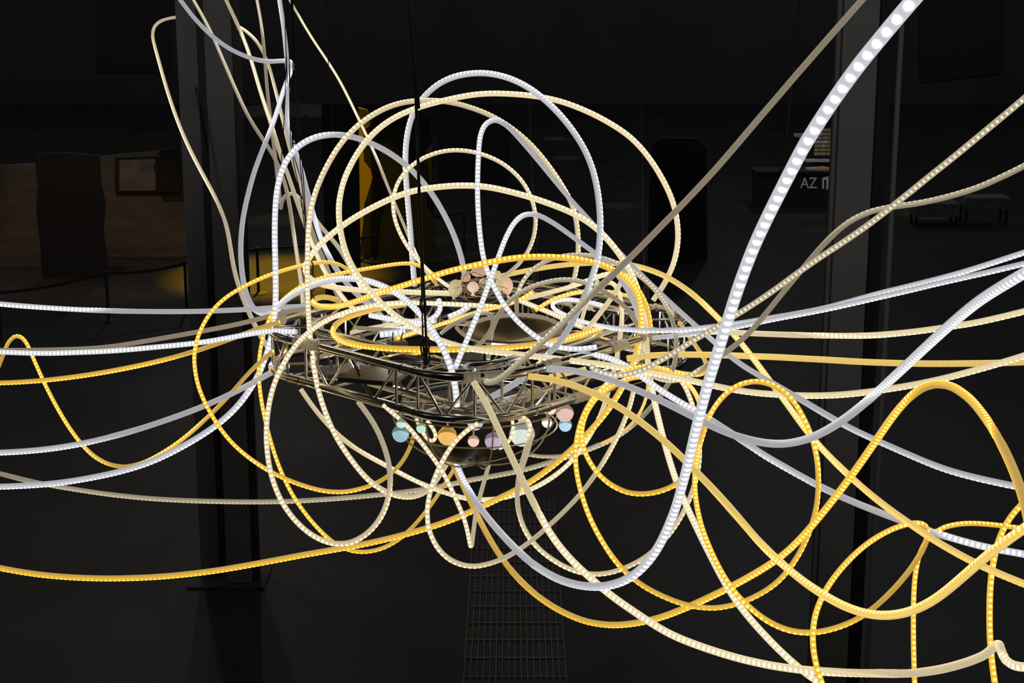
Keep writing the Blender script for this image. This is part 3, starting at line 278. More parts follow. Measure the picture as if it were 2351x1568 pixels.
('Y', 0.026, 'yellow beaded tube making two round hanging loops right of the ring', [1010,10227,4569,0,9,-1,1069,9969,4510,0,9,-1,1108,9800,4469,0,9,-1,1117,9734,4452,0,7,-1,1119,9696,4443,0,3,-3,1117,9670,4437,0,0,-3,1113,9651,4433,0,-2,-4,1109,9634,4430,0,-4,-5,1104,9618,4428,0,-5,-5,1097,9603,4426,0,-7,-5,1087,9586,4425,0,-7,-5,1072,9567,4425,0,-7,-4,1050,9542,4428,0,-8,-3,1010,9510,4437,0,-8,-1,937,9463,4460,0,-8,2,818,9393,4505,0,-6,6,759,9355,4523,0,-6,7,711,9323,4529,0,-6,7,665,9289,4528,0,-6,7,617,9253,4520,0,-6,6,568,9214,4503,0,-7,5,517,9169,4475,0,-8,3,463,9118,4434,0,-9,2,422,9074,4393,0,-9,2,392,9035,4350,0,-9,2,367,8992,4299,0,-9,2,349,8945,4240,0,-9,2,340,8897,4180,0,-9,2,340,8849,4120,0,-9,2,350,8796,4053,0,-9,2,372,8736,3976,0,-9,2,401,8682,3902,0,-9,2,439,8632,3830,0,-9,2,487,8581,3758,0,-8,0,537,8536,3697,0,-7,-3,586,8500,3652,0,-6,-5,638,8467,3615,0,-5,-7,699,8436,3582,0,-5,-7,772,8406,3553,0,-5,-7,851,8379,3529,0,-5,-7,922,8358,3516,0,-5,-7,984,8343,3513,0,-5,-7,1042,8330,3517,0,-5,-7,1102,8319,3531,0,-5,-7,1164,8310,3553,0,-5,-7,1228,8302,3585,0,-5,-7,1290,8296,3625,0,-5,-7,1340,8292,3667,0,-5,-7,1380,8290,3712,0,-5,-7,1419,8292,3767,1,-5,-7,1460,8301,3837,3,-5,-4,1496,8317,3913,6,-4,-1,1523,8337,3985,8,-4,1,1542,8361,4057,8,-4,1,1552,8388,4132,8,-4,1,1554,8416,4208,6,-5,1,1548,8443,4283,3,-7,1,1533,8470,4355,0,-9,2,1509,8496,4425,0,-9,2,1477,8521,4490,0,-9,2,1445,8542,4541,0,-7,4,1414,8558,4575,0,-5,6,1381,8573,4601,0,-3,8,1346,8587,4621,0,-3,8,1310,8601,4633,0,-4,8,1276,8615,4638,0,-4,8,1243,8627,4637,0,-5,7,1211,8638,4629,0,-5,7,1179,8650,4616,-1,-6,6,1147,8661,4595,-2,-6,5,1114,8672,4566,-4,-6,3,1080,8684,4525,-6,-6,2,1049,8695,4475,-2,-6,1,1024,8705,4421,3,-5,1,1003,8715,4350,8,-4,1,974,8725,4231,4,-5,-3,951,8730,4160,2,-5,-5,929,8733,4115,1,-5,-7,906,8736,4082,0,-5,-7,881,8740,4056,0,-5,-7,846,8744,4032,0,-5,-7,799,8750,4008,0,-5,-7,745,8757,3991,0,-5,-7,695,8764,3983,0,-5,-7,649,8773,3982,0,-5,-7,606,8782,3988,0,-5,-7,564,8794,4002,0,-6,-6,522,8809,4022,0,-7,-3,482,8828,4050,0,-8,-1,445,8852,4085,0,-9,2,415,8882,4124,0,-9,2,393,8918,4162,0,-9,2,381,8955,4195,0,-9,2,376,8992,4226,0,-9,2,379,9034,4257,0,-9,2,389,9080,4289,0,-9,2,408,9129,4322,0,-9,2,433,9177,4351,0,-9,2,463,9223,4376,0,-8,3,503,9271,4398,0,-7,5,556,9326,4418,0,-6,7,617,9377,4434,0,-6,7,670,9413,4441,0,-6,7,717,9438,4441,0,-6,7,771,9460,4434,0,-6,7]),
('Y', 0.026, 'yellow beaded tube twisting through a pointed loop near the bottom right', [952,9556,4406,0,-9,2,980,9454,4405,0,-9,2,1000,9364,4399,0,-9,2,1014,9270,4390,0,-9,2,1023,9171,4376,0,-9,2,1026,9070,4358,0,-9,2,1023,8970,4336,0,-9,2,1011,8866,4310,0,-9,2,985,8729,4266,0,-9,2,950,8571,4201,0,-9,2,934,8471,4155,0,-9,2,929,8377,4109,0,-9,2,932,8279,4061,0,-9,2,943,8178,4011,0,-9,2,965,8071,3959,0,-9,2,995,7965,3905,0,-9,2,1029,7878,3858,0,-9,2,1065,7814,3818,0,-9,2,1107,7764,3783,0,-8,0,1156,7723,3749,0,-8,-2,1207,7694,3720,0,-7,-5,1256,7675,3699,0,-7,-6,1303,7663,3685,0,-7,-6,1349,7657,3677,0,-7,-6,1399,7658,3673,0,-7,-6,1456,7666,3674,0,-7,-6,1519,7683,3681,0,-7,-6,1585,7706,3694,0,-7,-6,1648,7734,3712,0,-3,-4,1709,7767,3737,0,2,-3,1775,7810,3771,0,8,-1,1850,7869,3816,0,9,-1,1921,7935,3864,0,9,-1,1976,7990,3912,0,9,-1,2014,8028,3958,0,5,2,2031,8046,3993,0,3,4,2036,8053,4016,0,1,6,2036,8056,4030,0,0,7,2034,8057,4041,0,-1,8,2030,8057,4050,0,-2,8,2024,8056,4057,0,-3,8,2018,8054,4064,0,-3,8,2009,8051,4070,0,-4,7,1997,8046,4076,0,-5,6,1980,8038,4082,0,-7,4,1952,8025,4086,0,-8,2,1908,8000,4087,0,-9,2,1844,7958,4082,0,-9,2,1771,7900,4071,0,-9,2,1699,7830,4057,0,-9,2,1627,7747,4039,0,-9,2,1554,7652,4015,0,-9,2,1488,7557,3987,0,-9,2,1438,7477,3958,0,-9,2,1402,7411,3929,0,-9,2,1375,7353,3897,0,-9,2,1357,7299,3862,0,-9,2,1347,7249,3824,0,-9,2,1345,7203,3782,0,-9,2,1352,7159,3731,0,-9,2,1372,7119,3666,0,-9,2,1404,7084,3585,0,-9,2,1555,6866,3161,0,-9,2,1736,6604,2652,0,-9,2,1947,6299,2058,0,-9,2]),
('M', 0.026, 'cream beaded tube hanging in a deep U below the ring', [942,9557,4410,0,-9,2,970,9505,4380,0,-9,2,992,9451,4342,0,-9,2,1014,9386,4283,2,-8,2,1031,9326,4210,5,-6,1,1041,9276,4130,8,-4,1,1041,9240,4055,8,-4,1,1034,9210,3985,8,-4,1,1016,9182,3911,8,-4,1,988,9153,3835,8,-4,1,949,9122,3757,6,-4,-1,904,9094,3687,2,-5,-5,857,9071,3630,0,-5,-7,802,9051,3576,0,-5,-7,744,9035,3530,0,-5,-7,686,9023,3496,0,-5,-7,622,9014,3468,0,-5,-7,554,9008,3446,0,-5,-7,496,9005,3436,0,-6,-7,445,9005,3434,0,-6,-6,395,9006,3440,0,-7,-6,341,9010,3454,0,-7,-5,281,9016,3479,-3,-7,-3,219,9025,3515,-5,-6,0,164,9035,3556,-7,-6,1,122,9046,3598,-7,-5,1,89,9056,3641,-8,-5,1,64,9068,3687,-8,-4,1,45,9081,3739,-5,0,0,33,9095,3796,-3,4,0,29,9112,3862,0,9,-1,34,9131,3933,0,9,-1,49,9154,4007,0,9,-1,82,9196,4110,0,4,3,97,9227,4167,0,-1,7,100,9246,4196,0,-2,9,98,9259,4212,0,-2,9,94,9267,4221,0,-2,9,90,9274,4227,0,-2,9,86,9279,4231,0,-2,9,81,9284,4234,0,-2,9,75,9288,4235,0,-2,9,68,9293,4235,0,-2,9,59,9298,4234,0,-2,9,40,9306,4228,0,-2,9]),
('C', 0.036, 'heavy cream tube falling from the front truss to a crook at bottom right', [-207,9116,4498,0,9,-1,-147,9033,4418,0,9,-1,-89,8946,4323,0,9,-1,-19,8840,4200,0,9,-1,49,8731,4084,0,9,-1,115,8621,3978,0,1,0,171,8530,3896,0,-7,2,221,8462,3836,0,-9,2,273,8402,3787,0,-9,2,334,8336,3742,0,-9,2,425,8242,3688,0,-9,2,505,8163,3647,0,-9,2,600,8075,3608,0,-9,2,699,7983,3573,0,-9,2,771,7918,3554,0,-9,2,849,7857,3541,0,-9,2,950,7782,3532,0,-9,2,1056,7698,3531,0,-9,2,1149,7624,3537,0,-9,2,1246,7548,3549,0,-9,2,1345,7471,3569,0,-9,1,1447,7390,3596,0,-7,-3,1551,7305,3629,0,-5,-7,1663,7208,3672,0,1,-4,1751,7127,3709,0,7,-2,1815,7067,3745,0,9,-1,1877,7005,3788,0,9,-1,1942,6933,3846,0,9,-1,1982,6875,3895,0,9,-1,2003,6837,3930,0,9,-1,2018,6796,3973,0,9,-1,2024,6760,4006,0,9,-1,2025,6748,4014,0,9,-1,2025,6742,4017,0,9,-1,2024,6736,4020,0,9,-1,2024,6730,4022,0,9,-1,2024,6723,4024,0,9,-1,2024,6717,4026,0,9,-1,2023,6710,4027,0,9,-1,2021,6695,4029,0,7,-1,2015,6642,4025,0,0,1,2014,6605,4021,0,-6,1,2015,6580,4020,0,-9,2,2019,6558,4021,0,-9,2,2024,6536,4023,0,-9,2,2032,6510,4028,0,-9,2,2050,6471,4040,0,-9,2,2112,6382,4074,0,-9,2,2365,5976,4219,0,-9,2,2669,5489,4394,0,-9,2,3024,4921,4598,0,-9,2]),
('Y', 0.025, 'yellow upright tube crossing the bottom edge left of its taller neighbour', [1894,6838,1731,0,-9,2,1932,7255,2292,0,-9,2,1964,7612,2774,0,-9,2,1992,7910,3175,0,-9,2,1999,7993,3285,0,-9,2,2007,8074,3396,0,-9,2,2017,8153,3506,0,-9,2,2029,8225,3607,0,-9,2,2043,8283,3688,0,-9,2,2060,8326,3749,0,-9,2,2078,8359,3792,0,-9,2,2098,8384,3824,0,-9,2,2119,8405,3848,0,-9,2,2143,8424,3867,0,-8,3,2169,8442,3882,0,-8,4,2199,8460,3893,0,-7,5,2235,8479,3901,0,-6,7,2281,8500,3904,0,-6,7,2341,8526,3902,0,-6,7,2423,8560,3890,0,-6,7,2534,8602,3866,0,-6,7,2670,8646,3833,0,-6,7,2816,8683,3797,0,-6,7,3283,8817,3682,0,-6,7,3845,8978,3545,0,-6,7,4500,9166,3384,0,-6,7]),
('Y', 0.028, 'brighter yellow upright tube nearest the bottom right corner', [2349,6453,1890,0,-9,2,2304,6805,2493,0,-9,2,2265,7106,3010,0,-9,2,2233,7358,3442,0,-9,2,2224,7414,3539,0,-9,2,2219,7467,3629,0,-9,2,2219,7518,3715,0,-9,2,2225,7569,3803,0,-9,2,2235,7620,3887,0,-9,2,2251,7670,3965,0,-9,2,2273,7719,4030,0,-9,2,2298,7764,4081,0,-9,2,2326,7805,4121,0,-9,2,2358,7843,4155,0,-9,2,2395,7879,4187,0,-9,2,2441,7914,4220,0,-9,2,2498,7948,4255,0,-9,2,2571,7982,4293,0,-9,2,2967,8189,4515,0,-9,2,3443,8438,4783,0,-9,2,3998,8728,5094,0,-9,2]),
('G', 0.03, 'dim grey tube sagging almost level across the left below the ring', [-5259,11338,3678,0,9,-1,-4584,11189,3570,0,9,-1,-4005,11061,3477,0,9,-1,-3523,10955,3401,0,9,-1,-3373,10922,3380,0,5,-3,-3197,10883,3349,0,0,-5,-3039,10850,3327,0,-4,-7,-2857,10815,3308,0,-5,-7,-2675,10781,3292,0,-5,-7,-2500,10749,3282,0,-5,-7,-2326,10718,3277,0,-5,-7,-2146,10688,3277,0,-5,-7,-1963,10657,3281,0,-5,-7,-1777,10626,3288,0,-5,-7,-1593,10596,3298,0,-5,-7,-1420,10568,3312,0,-5,-7,-1249,10539,3331,0,-5,-7,-1064,10509,3355,0,-5,-7,-884,10480,3382,0,-5,-7,-708,10453,3410,0,-5,-7,-550,10432,3440,0,-5,-7,-409,10411,3474,0,-5,-7,-250,10388,3517,0,-5,-7,-87,10367,3554,0,-5,-7,47,10353,3587,0,-5,-7,182,10343,3629,0,-5,-7,339,10332,3684,0,-5,-7,479,10322,3738,0,-5,-7,580,10316,3784,0,-5,-7,658,10312,3830,0,-5,-7,727,10312,3881,0,-3,-6,797,10314,3946,0,3,-3,871,10317,4028,0,9,-1,928,10321,4103,0,9,-1,975,10325,4183,0,9,-1]),
('W', 0.032, 'white tube entering level from the left edge above the others', [-5316,11676,4523,0,-7,-6,-4631,11537,4494,0,-7,-6,-4043,11418,4470,0,-7,-6,-3554,11319,4450,0,-7,-6,-3362,11279,4441,0,-8,-3,-3169,11241,4434,0,-8,-1,-2975,11204,4430,0,-9,1,-2783,11162,4430,0,-3,1,-2591,11114,4435,0,3,0,-2397,11060,4444,0,9,-1,-2203,11004,4456,0,9,-1,-2016,10947,4471,0,9,-1,-1835,10895,4489,0,9,-1,-1651,10855,4507,0,9,-1,-1464,10837,4523,0,9,-1,-1302,10840,4529,0,9,-1,-1156,10854,4526,0,9,-1]),
('G', 0.03, 'grey tube running just above the brightest white one at left', [-5297,11879,3993,0,9,-1,-4631,11669,4041,0,9,-1,-4060,11489,4081,0,9,-1,-3585,11339,4116,0,9,-1,-3396,11277,4128,0,9,-1,-3208,11220,4143,0,9,-1,-3017,11165,4160,0,9,-1,-2838,11112,4179,0,9,-1,-2687,11066,4200,0,9,-1,-2542,11023,4228,0,9,-1,-2375,10973,4267,0,9,-1,-2185,10915,4313,0,9,-1,-2001,10862,4358,0,9,-1,-1835,10818,4399,0,9,-1,-1682,10780,4441,0,9,-1,-1527,10741,4490,0,9,-1,-1408,10714,4524,0,9,-1,-1309,10697,4543,0,9,-1,-1220,10680,4552,0,9,-1]),
('W', 0.033, 'brightest white tube entering from the left edge towards the truss corner', [-5222,11538,4115,0,-9,2,-4550,11347,4141,0,-9,2,-3973,11182,4162,0,-9,2,-3493,11046,4181,0,-9,2,-3295,10986,4189,0,-9,2,-3121,10940,4195,0,-9,2,-2959,10898,4205,0,-9,2,-2785,10853,4222,0,-9,2,-2609,10806,4241,0,-9,2,-2443,10759,4264,0,-9,2,-2262,10704,4294,0,-9,2,-2082,10641,4326,0,-9,2,-1925,10580,4359,0,-9,2,-1772,10512,4400,0,-9,2,-1604,10419,4452,0,-9,2,-1496,10344,4484,0,-9,2,-1410,10279,4503,0,-9,2,-1301,10205,4515,0,-9,2]),
('Y', 0.029, 'amber tube rising gently from the left edge to the truss corner', [-5215,11488,3804,0,-5,-7,-4545,11297,3872,0,-5,-7,-3971,11132,3930,0,-5,-7,-3493,10996,3979,0,-5,-7,-3335,10947,3993,0,-5,-7,-3168,10903,4012,0,-5,-7,-2999,10862,4036,0,-5,-7,-2832,10821,4066,0,-5,-7,-2664,10778,4101,0,-6,-7,-2491,10735,4142,0,-6,-6,-2326,10693,4186,0,-7,-6,-2170,10651,4233,0,-4,-5,-2014,10605,4287,0,2,-3,-1861,10552,4347,0,7,-1,-1702,10488,4417,0,9,-1,-1542,10416,4490,0,9,-1,-1424,10351,4540,0,9,-1]),
('W', 0.036, 'matt white tube below the amber one curving up to the lower truss corner', [-5245,11250,3348,0,-5,-7,-4564,11108,3420,0,-5,-7,-3979,10986,3482,0,-5,-7,-3493,10885,3534,0,-5,-7,-3324,10846,3550,0,-5,-7,-3153,10814,3570,0,-5,-7,-2992,10785,3595,0,-5,-7,-2840,10759,3626,0,-5,-7,-2687,10733,3665,0,-2,-6,-2524,10706,3714,0,2,-4,-2360,10675,3770,0,7,-2,-2201,10643,3831,0,9,-1,-2040,10605,3899,0,9,-1,-1884,10562,3973,0,9,-1,-1745,10515,4048,0,9,-1,-1604,10454,4134,0,9,-1,-1475,10378,4219,0,9,-1,-1375,10314,4274,0,9,-1]),
('Y', 0.026, 'yellow beaded tube with a narrow peak at the far left', [-4734,11973,2243,0,9,-1,-4334,11887,2811,0,9,-1,-3992,11813,3299,0,9,-1,-3707,11752,3705,0,9,-1,-3629,11738,3806,0,6,1,-3577,11724,3890,0,4,4,-3520,11703,4008,0,0,6,-3488,11691,4068,0,-1,8,-3466,11684,4096,0,-2,8,-3450,11678,4111,0,-2,9,-3437,11672,4121,0,-2,9,-3425,11667,4126,0,-2,9,-3414,11662,4129,0,-2,9,-3403,11657,4130,0,-2,9,-3392,11650,4129,0,-2,9,-3380,11643,4126,0,-2,9,-3365,11633,4119,0,-2,9,-3347,11618,4105,0,-3,8,-3320,11591,4075,0,-4,7,-3253,11510,3973,0,-6,4,-3168,11411,3847,0,-9,2,-3076,11309,3729,0,-9,2,-2985,11218,3625,0,-9,2,-2903,11143,3548,0,-9,2,-2833,11086,3495,0,-8,-1,-2772,11042,3461,0,-8,-3,-2715,11006,3440,0,-7,-5,-2661,10977,3428,0,-3,-5,-2609,10951,3424,0,1,-3,-2557,10928,3427,0,5,-2,-2502,10907,3439,0,8,-1,-2439,10883,3461,0,4,2,-2358,10855,3501,0,-3,5,-2260,10825,3563,0,-6,7,-2153,10797,3641,0,-6,7,-2042,10762,3738,0,-6,7,-1914,10697,3865,0,1,3,-1785,10574,4011,0,7,0,-1635,10312,4205,0,9,-1,-1514,10026,4360,0,9,-1,-1377,9692,4522,0,9,-1]),
('Y', 0.025, 'yellow beaded oval left of the ring in front of the left column', [-1086,11695,4527,0,-2,9,-1103,11642,4578,0,-2,9,-1121,11598,4612,0,-2,9,-1140,11557,4639,0,-3,9,-1164,11512,4663,0,-3,8,-1195,11459,4684,0,-4,8,-1237,11391,4704,0,-4,8,-1291,11302,4719,0,-5,7,-1365,11177,4728,0,-6,7,-1483,11009,4724,0,-6,7,-1586,10898,4705,0,-6,6,-1686,10815,4671,0,-8,4,-1768,10760,4632,0,-9,2,-1825,10721,4594,0,-9,2,-1870,10686,4553,0,-9,2,-1908,10650,4506,0,-9,2,-1940,10612,4450,0,-9,2,-1963,10574,4391,0,-9,2,-1975,10537,4334,0,-9,2,-1978,10501,4278,0,-9,2,-1970,10463,4218,0,-9,2,-1952,10419,4151,0,-9,2,-1923,10375,4083,0,-9,2,-1879,10326,4009,0,-9,2,-1819,10273,3927,0,-9,2,-1757,10227,3858,0,-9,2,-1695,10190,3802,0,-9,2,-1621,10154,3749,0,-9,2,-1531,10117,3697,0,-8,-1,-1439,10082,3656,0,-7,-4,-1335,10046,3621,0,-7,-6,-1229,10013,3595,0,-7,-6,-1141,9990,3581,0,-7,-6,-1066,9974,3579,0,-6,-6,-998,9962,3585,0,-6,-7,-929,9954,3601,0,-6,-7,-856,9948,3626,0,-2,-6,-791,9945,3658,0,3,-3,-739,9945,3694,0,8,-1,-696,9946,3733,0,9,-1,-659,9948,3777,0,9,-1,-627,9951,3830,0,9,-1,-600,9956,3893,0,9,-1,-576,9965,3977,0,9,-1]),
('M', 0.03, 'warm beaded tube circling below the left front of the truss', [-42,10720,4548,0,-6,7,-226,10661,4574,0,-7,5,-419,10599,4599,0,-9,2,-580,10545,4618,0,-9,2,-706,10501,4627,0,-9,2,-822,10456,4626,0,-9,2,-924,10409,4617,0,-9,2,-1014,10353,4602,0,-9,2,-1093,10282,4584,0,-9,2,-1158,10193,4563,0,-9,2,-1210,10094,4541,0,-9,2,-1252,9999,4515,0,-9,2,-1290,9915,4476,0,-9,2,-1332,9851,4416,0,-9,2,-1368,9811,4346,0,-9,2,-1395,9783,4273,0,-9,2,-1414,9755,4191,0,-9,2,-1426,9725,4099,0,-9,2,-1428,9695,4005,0,-9,2,-1420,9665,3913,0,-9,2,-1404,9636,3827,0,-9,2,-1379,9609,3749,0,-9,2,-1348,9584,3681,0,-9,2,-1309,9559,3620,0,-9,2,-1263,9534,3567,0,-9,2,-1213,9510,3523,0,-9,2,-1163,9490,3489,0,-9,2,-1113,9473,3466,0,-8,0,-1067,9461,3452,0,-8,-2,-1024,9452,3445,0,-7,-4,-984,9448,3445,0,-7,-6,-945,9446,3450,0,-7,-6,-908,9448,3461,0,-6,-6,-871,9454,3479,0,-6,-6,-834,9464,3503,0,-6,-7,-799,9479,3534,0,-5,-7,-767,9498,3572,2,-5,-5,-741,9520,3616,4,-5,-3,-722,9544,3665,7,-4,0,-710,9571,3718,6,-2,0,-706,9599,3776,4,3,0,-711,9630,3839,1,7,-1,-727,9663,3906,0,9,-1,-753,9697,3975,0,9,-1,-789,9733,4046,0,9,-1,-838,9771,4117,0,9,-1,-901,9812,4191,0,9,-1]),
('Y', 0.033, 'yellow oval lying flat on top of the front truss', [-684,10863,4535,0,9,-1,-810,10762,4539,0,9,-1,-914,10644,4540,0,9,-1,-994,10520,4540,0,9,-1,-1039,10424,4538,0,9,-1,-1062,10355,4535,0,6,0,-1072,10306,4532,0,2,0,-1077,10267,4529,0,-2,1,-1079,10235,4527,0,-4,1,-1078,10207,4525,0,-6,1,-1076,10181,4523,0,-8,2,-1072,10155,4521,0,-9,2,-1067,10127,4519,0,-9,2,-1058,10097,4517,0,-9,2,-1046,10063,4515,0,-9,2,-1027,10021,4514,0,-9,2,-999,9971,4514,0,-9,2,-952,9907,4517,0,-8,0,-864,9823,4524,0,-8,-2,-734,9750,4530,0,-7,-6,-595,9709,4534,0,-7,-6,-434,9686,4538,0,-7,-6,-282,9681,4541,0,-7,-6,-131,9691,4544,0,-7,-6,13,9723,4545,0,-7,-6,130,9772,4546,0,-7,-6,253,9852,4550,0,-8,-3,376,9960,4554,0,-8,0,535,10121,4560,0,-9,2]),
('Y', 0.026, 'short yellow tube ending with a cap inside the ring', [-686,9948,4535,0,-9,2,-584,10098,4537,0,-9,2,-460,10258,4540,0,-9,2,-340,10412,4547,0,-9,2,-239,10540,4553,0,-9,2,-131,10647,4557,0,-9,2,-35,10713,4568,0,-9,2,29,10746,4585,0,-9,2,82,10770,4606,0,-9,2,134,10792,4636,0,-9,2]),
('C', 0.03, 'cream strip running from the balloon base towards the right hoist', [32,10914,4550,0,9,-1,181,10922,4585,0,5,3,314,10931,4618,0,1,5,410,10938,4646,0,-1,8,511,10947,4683,0,-2,9,578,10953,4706,0,-2,9,633,10956,4718,0,-2,9]),
('G', 0.028, 'brownish tube arching low behind the pale balloons to the right', [-140,9970,4411,0,9,-1,-140,10061,4451,0,9,-1,-131,10145,4494,0,9,-1,-113,10222,4540,0,9,-1,-87,10285,4587,0,7,1,-56,10332,4628,0,5,3,-22,10363,4663,0,3,4,16,10382,4694,0,1,5,62,10392,4723,0,0,7,123,10392,4753,0,-2,9,196,10382,4780,0,-2,9,265,10366,4798,0,-2,9,324,10349,4806,0,-2,9,378,10331,4806,0,-2,9,431,10312,4798,0,-2,8,490,10288,4781,0,0,6,559,10255,4751,0,4,4,626,10221,4712,0,7,1,675,10191,4675,0,9,-1,709,10165,4641,0,9,-1,733,10141,4606,0,9,-1,753,10114,4564,0,9,-1]),
('G', 0.026, 'grey cream arch reaching the right truss corner and dropping past it', [31,10543,4549,0,9,-1,28,10555,4607,0,4,0,32,10565,4653,0,-1,1,44,10574,4696,0,-6,1,62,10582,4736,0,-8,2,87,10590,4773,0,-7,4,118,10596,4807,0,-5,6,157,10602,4837,0,-3,8,204,10605,4864,0,-2,9,259,10606,4886,0,-2,9,323,10600,4903,0,-2,9,391,10586,4913,0,-2,9,461,10560,4916,0,-3,8,532,10522,4911,0,-4,8,604,10473,4899,0,-4,8,676,10415,4878,0,-5,7,745,10351,4849,0,-6,7,804,10287,4814,0,-6,7,853,10222,4776,0,-6,7,890,10153,4738,0,-4,6,918,10072,4698,0,1,3,936,9970,4660,0,7,0,944,9840,4625,0,9,-1,941,9690,4593,0,9,-1,928,9539,4566,0,9,-1,910,9406,4543,0,9,-1,885,9280,4523,0,9,-1]),
('C', 0.027, 'cream tube turning down by the right clamp and sagging far under the ring', [577,11151,4561,0,-2,9,591,11090,4604,0,-3,8,599,11052,4624,0,-4,8,607,11020,4638,0,-5,8,614,10991,4649,0,-5,7,620,10964,4656,0,-5,7,626,10937,4662,0,-6,7,632,10909,4667,0,-6,7,639,10878,4670,1,-5,6,646,10842,4672,2,-5,5,654,10796,4671,3,-5,5,662,10737,4667,5,-5,3,669,10655,4657,7,-4,2,674,10536,4636,7,-3,1,672,10382,4607,6,0,0,659,10195,4568,3,3,0,631,9973,4497,0,9,-1,602,9845,4397,0,9,-1,569,9808,4277,0,9,-1,535,9805,4156,0,2,0,503,9808,4072,0,-3,1,454,9812,3976,0,-9,2,400,9816,3888,0,-9,2,348,9821,3820,0,-9,2,290,9826,3761,0,-8,0,225,9834,3708,0,-8,-2,153,9843,3661,0,-7,-4,73,9855,3621,0,-7,-6,-14,9868,3588,0,-7,-6,-98,9882,3566,0,-7,-6,-174,9897,3556,0,-7,-6,-245,9912,3555,0,-7,-6,-322,9928,3565,0,-6,-6,-430,9949,3593,0,-5,-7,-541,9962,3634,0,-6,0,-646,9967,3685,0,-6,7,-788,9971,3764,0,-6,7,-896,9973,3826,0,-1,5,-979,9976,3884,0,5,1,-1047,9981,3943,0,9,-1,-1117,9990,4016,0,9,-1,-1192,10004,4109,0,9,-1,-1262,10023,4209,0,9,-1]),
('M', 0.025, 'bright beaded tube falling to a sharp point under the coloured bulbs', [-731,9519,4254,0,-9,2,-625,9441,4186,0,-9,2,-570,9395,4145,0,-9,2,-488,9321,4067,0,-9,2,-418,9255,3992,0,-9,2,-369,9208,3926,0,-9,2,-318,9169,3829,0,-9,2,-273,9167,3716,0,-9,2,-252,9182,3635,0,-9,2,-236,9212,3535,0,-6,-5,-233,9223,3519,0,-6,-6,-233,9225,3518,0,-6,-6,-232,9227,3516,0,-6,-7,-232,9230,3514,0,-6,-7,-231,9232,3513,0,-5,-7,-231,9234,3513,0,-4,-7,-231,9235,3512,0,-3,-6,-230,9237,3512,0,-2,-6,-230,9239,3512,0,-1,-5,-230,9240,3511,0,0,-5,-229,9242,3511,0,1,-4,-228,9249,3511,0,5,-2,-226,9265,3516,0,9,-1,-216,9365,3578,0,9,-1,-205,9496,3630,0,9,-1,-176,9773,3669,0,9,-1,-138,10202,3690,0,9,-1]),
('M', 0.026, 'beaded tube from under the front corner into a round loop and up right', [-184,9110,4269,0,-9,2,-235,9094,4240,0,-9,2,-278,9077,4207,0,-9,2,-320,9057,4165,0,-9,2,-360,9032,4111,0,-9,2,-398,9003,4044,0,-9,2,-429,8973,3972,0,-9,2,-448,8946,3906,0,-9,2,-457,8925,3847,0,-9,2,-457,8908,3795,0,-9,2,-451,8895,3748,0,-8,0,-437,8886,3704,0,-8,-1,-418,8880,3663,0,-8,-3,-394,8876,3626,0,-7,-4,-366,8875,3595,0,-7,-6,-335,8876,3569,0,-7,-6,-302,8879,3550,0,-6,-6,-268,8883,3536,0,-6,-6,-231,8890,3527,0,-6,-7,-189,8900,3523,0,-6,-7,-140,8914,3527,0,-5,-7,-82,8934,3538,0,-2,-6,-16,8963,3559,0,2,-4,55,9001,3591,0,6,-2,134,9052,3635,0,9,-1,230,9120,3699,0,9,-1,320,9190,3765,0,9,-1,395,9257,3828,0,8,-1,463,9332,3895,2,3,0,530,9422,3969,5,-3,1,595,9530,4049,6,-6,1,647,9636,4124,6,-6,1,685,9733,4191,6,-6,1,713,9829,4258,6,-6,1]),
('P', 0.018, 'thin dull yellow tube dropping short behind the right lower chord', [810,10038,4272,0,9,-1,810,10026,4223,3,4,0,803,10014,4177,6,-1,0,791,10003,4132,7,-3,1,773,9993,4090,5,0,0,750,9983,4051,3,4,0,721,9974,4014,1,7,-1,684,9965,3978,0,9,-1,641,9957,3945,0,9,-1,591,9949,3915,0,9,-1,532,9943,3889,0,9,-1]),
('G', 0.022, 'thin grey tube lying level behind the round bulbs at right', [91,10119,3770,0,-5,-7,157,10117,3759,0,-5,-7,217,10116,3756,0,-5,-7,276,10116,3758,0,-5,-7,337,10118,3766,0,-5,-7,398,10122,3780,0,-5,-7,460,10127,3800,0,-5,-7,529,10134,3829,0,-5,-7]),
('W', 0.036, 'short white tube crossing inside the front corner of the truss', [76,9578,4407,0,9,-1,3,9580,4355,0,9,-1,-68,9586,4310,0,9,-1,-139,9593,4270,0,9,-1,-212,9598,4237,0,9,-1,-289,9601,4210,0,9,-1]),
('W', 0.032, 'white beaded tube crossing inside the left half of the ring', [-874,10463,4557,0,-9,2,-755,10357,4562,0,-9,2,-612,10206,4579,0,-9,2,-544,10133,4589,0,-9,2,-513,10105,4596,0,-9,2,-487,10086,4605,0,-9,2,-454,10067,4620,0,-9,2]),
('W', 0.032, 'curled white tube beside the main hoist cable inside the ring', [-736,10205,4529,0,-9,2,-654,10266,4524,0,-9,2,-587,10320,4526,0,-9,2,-536,10364,4535,0,-9,2,-501,10398,4546,0,-9,2,-477,10425,4557,0,-9,2,-462,10446,4568,0,-9,2,-453,10464,4578,0,-9,2,-447,10479,4588,0,-9,2,-445,10493,4597,0,-9,2,-444,10506,4607,0,-9,2,-445,10520,4618,0,-9,2,-452,10541,4634,0,-9,2]),
('W', 0.034, 'short white coil just behind the hoist cable', [-394,10544,4527,0,-6,7,-342,10564,4544,0,-6,7,-304,10583,4560,0,-6,7,-270,10602,4578,0,-6,7]),
('G', 0.026, 'level grey tube inside the left half of the ring', [-952,10188,4544,0,9,-1,-832,10172,4541,0,9,-1,-715,10155,4538,0,9,-1,-603,10138,4535,0,9,-1,-496,10123,4530,0,9,-1]),
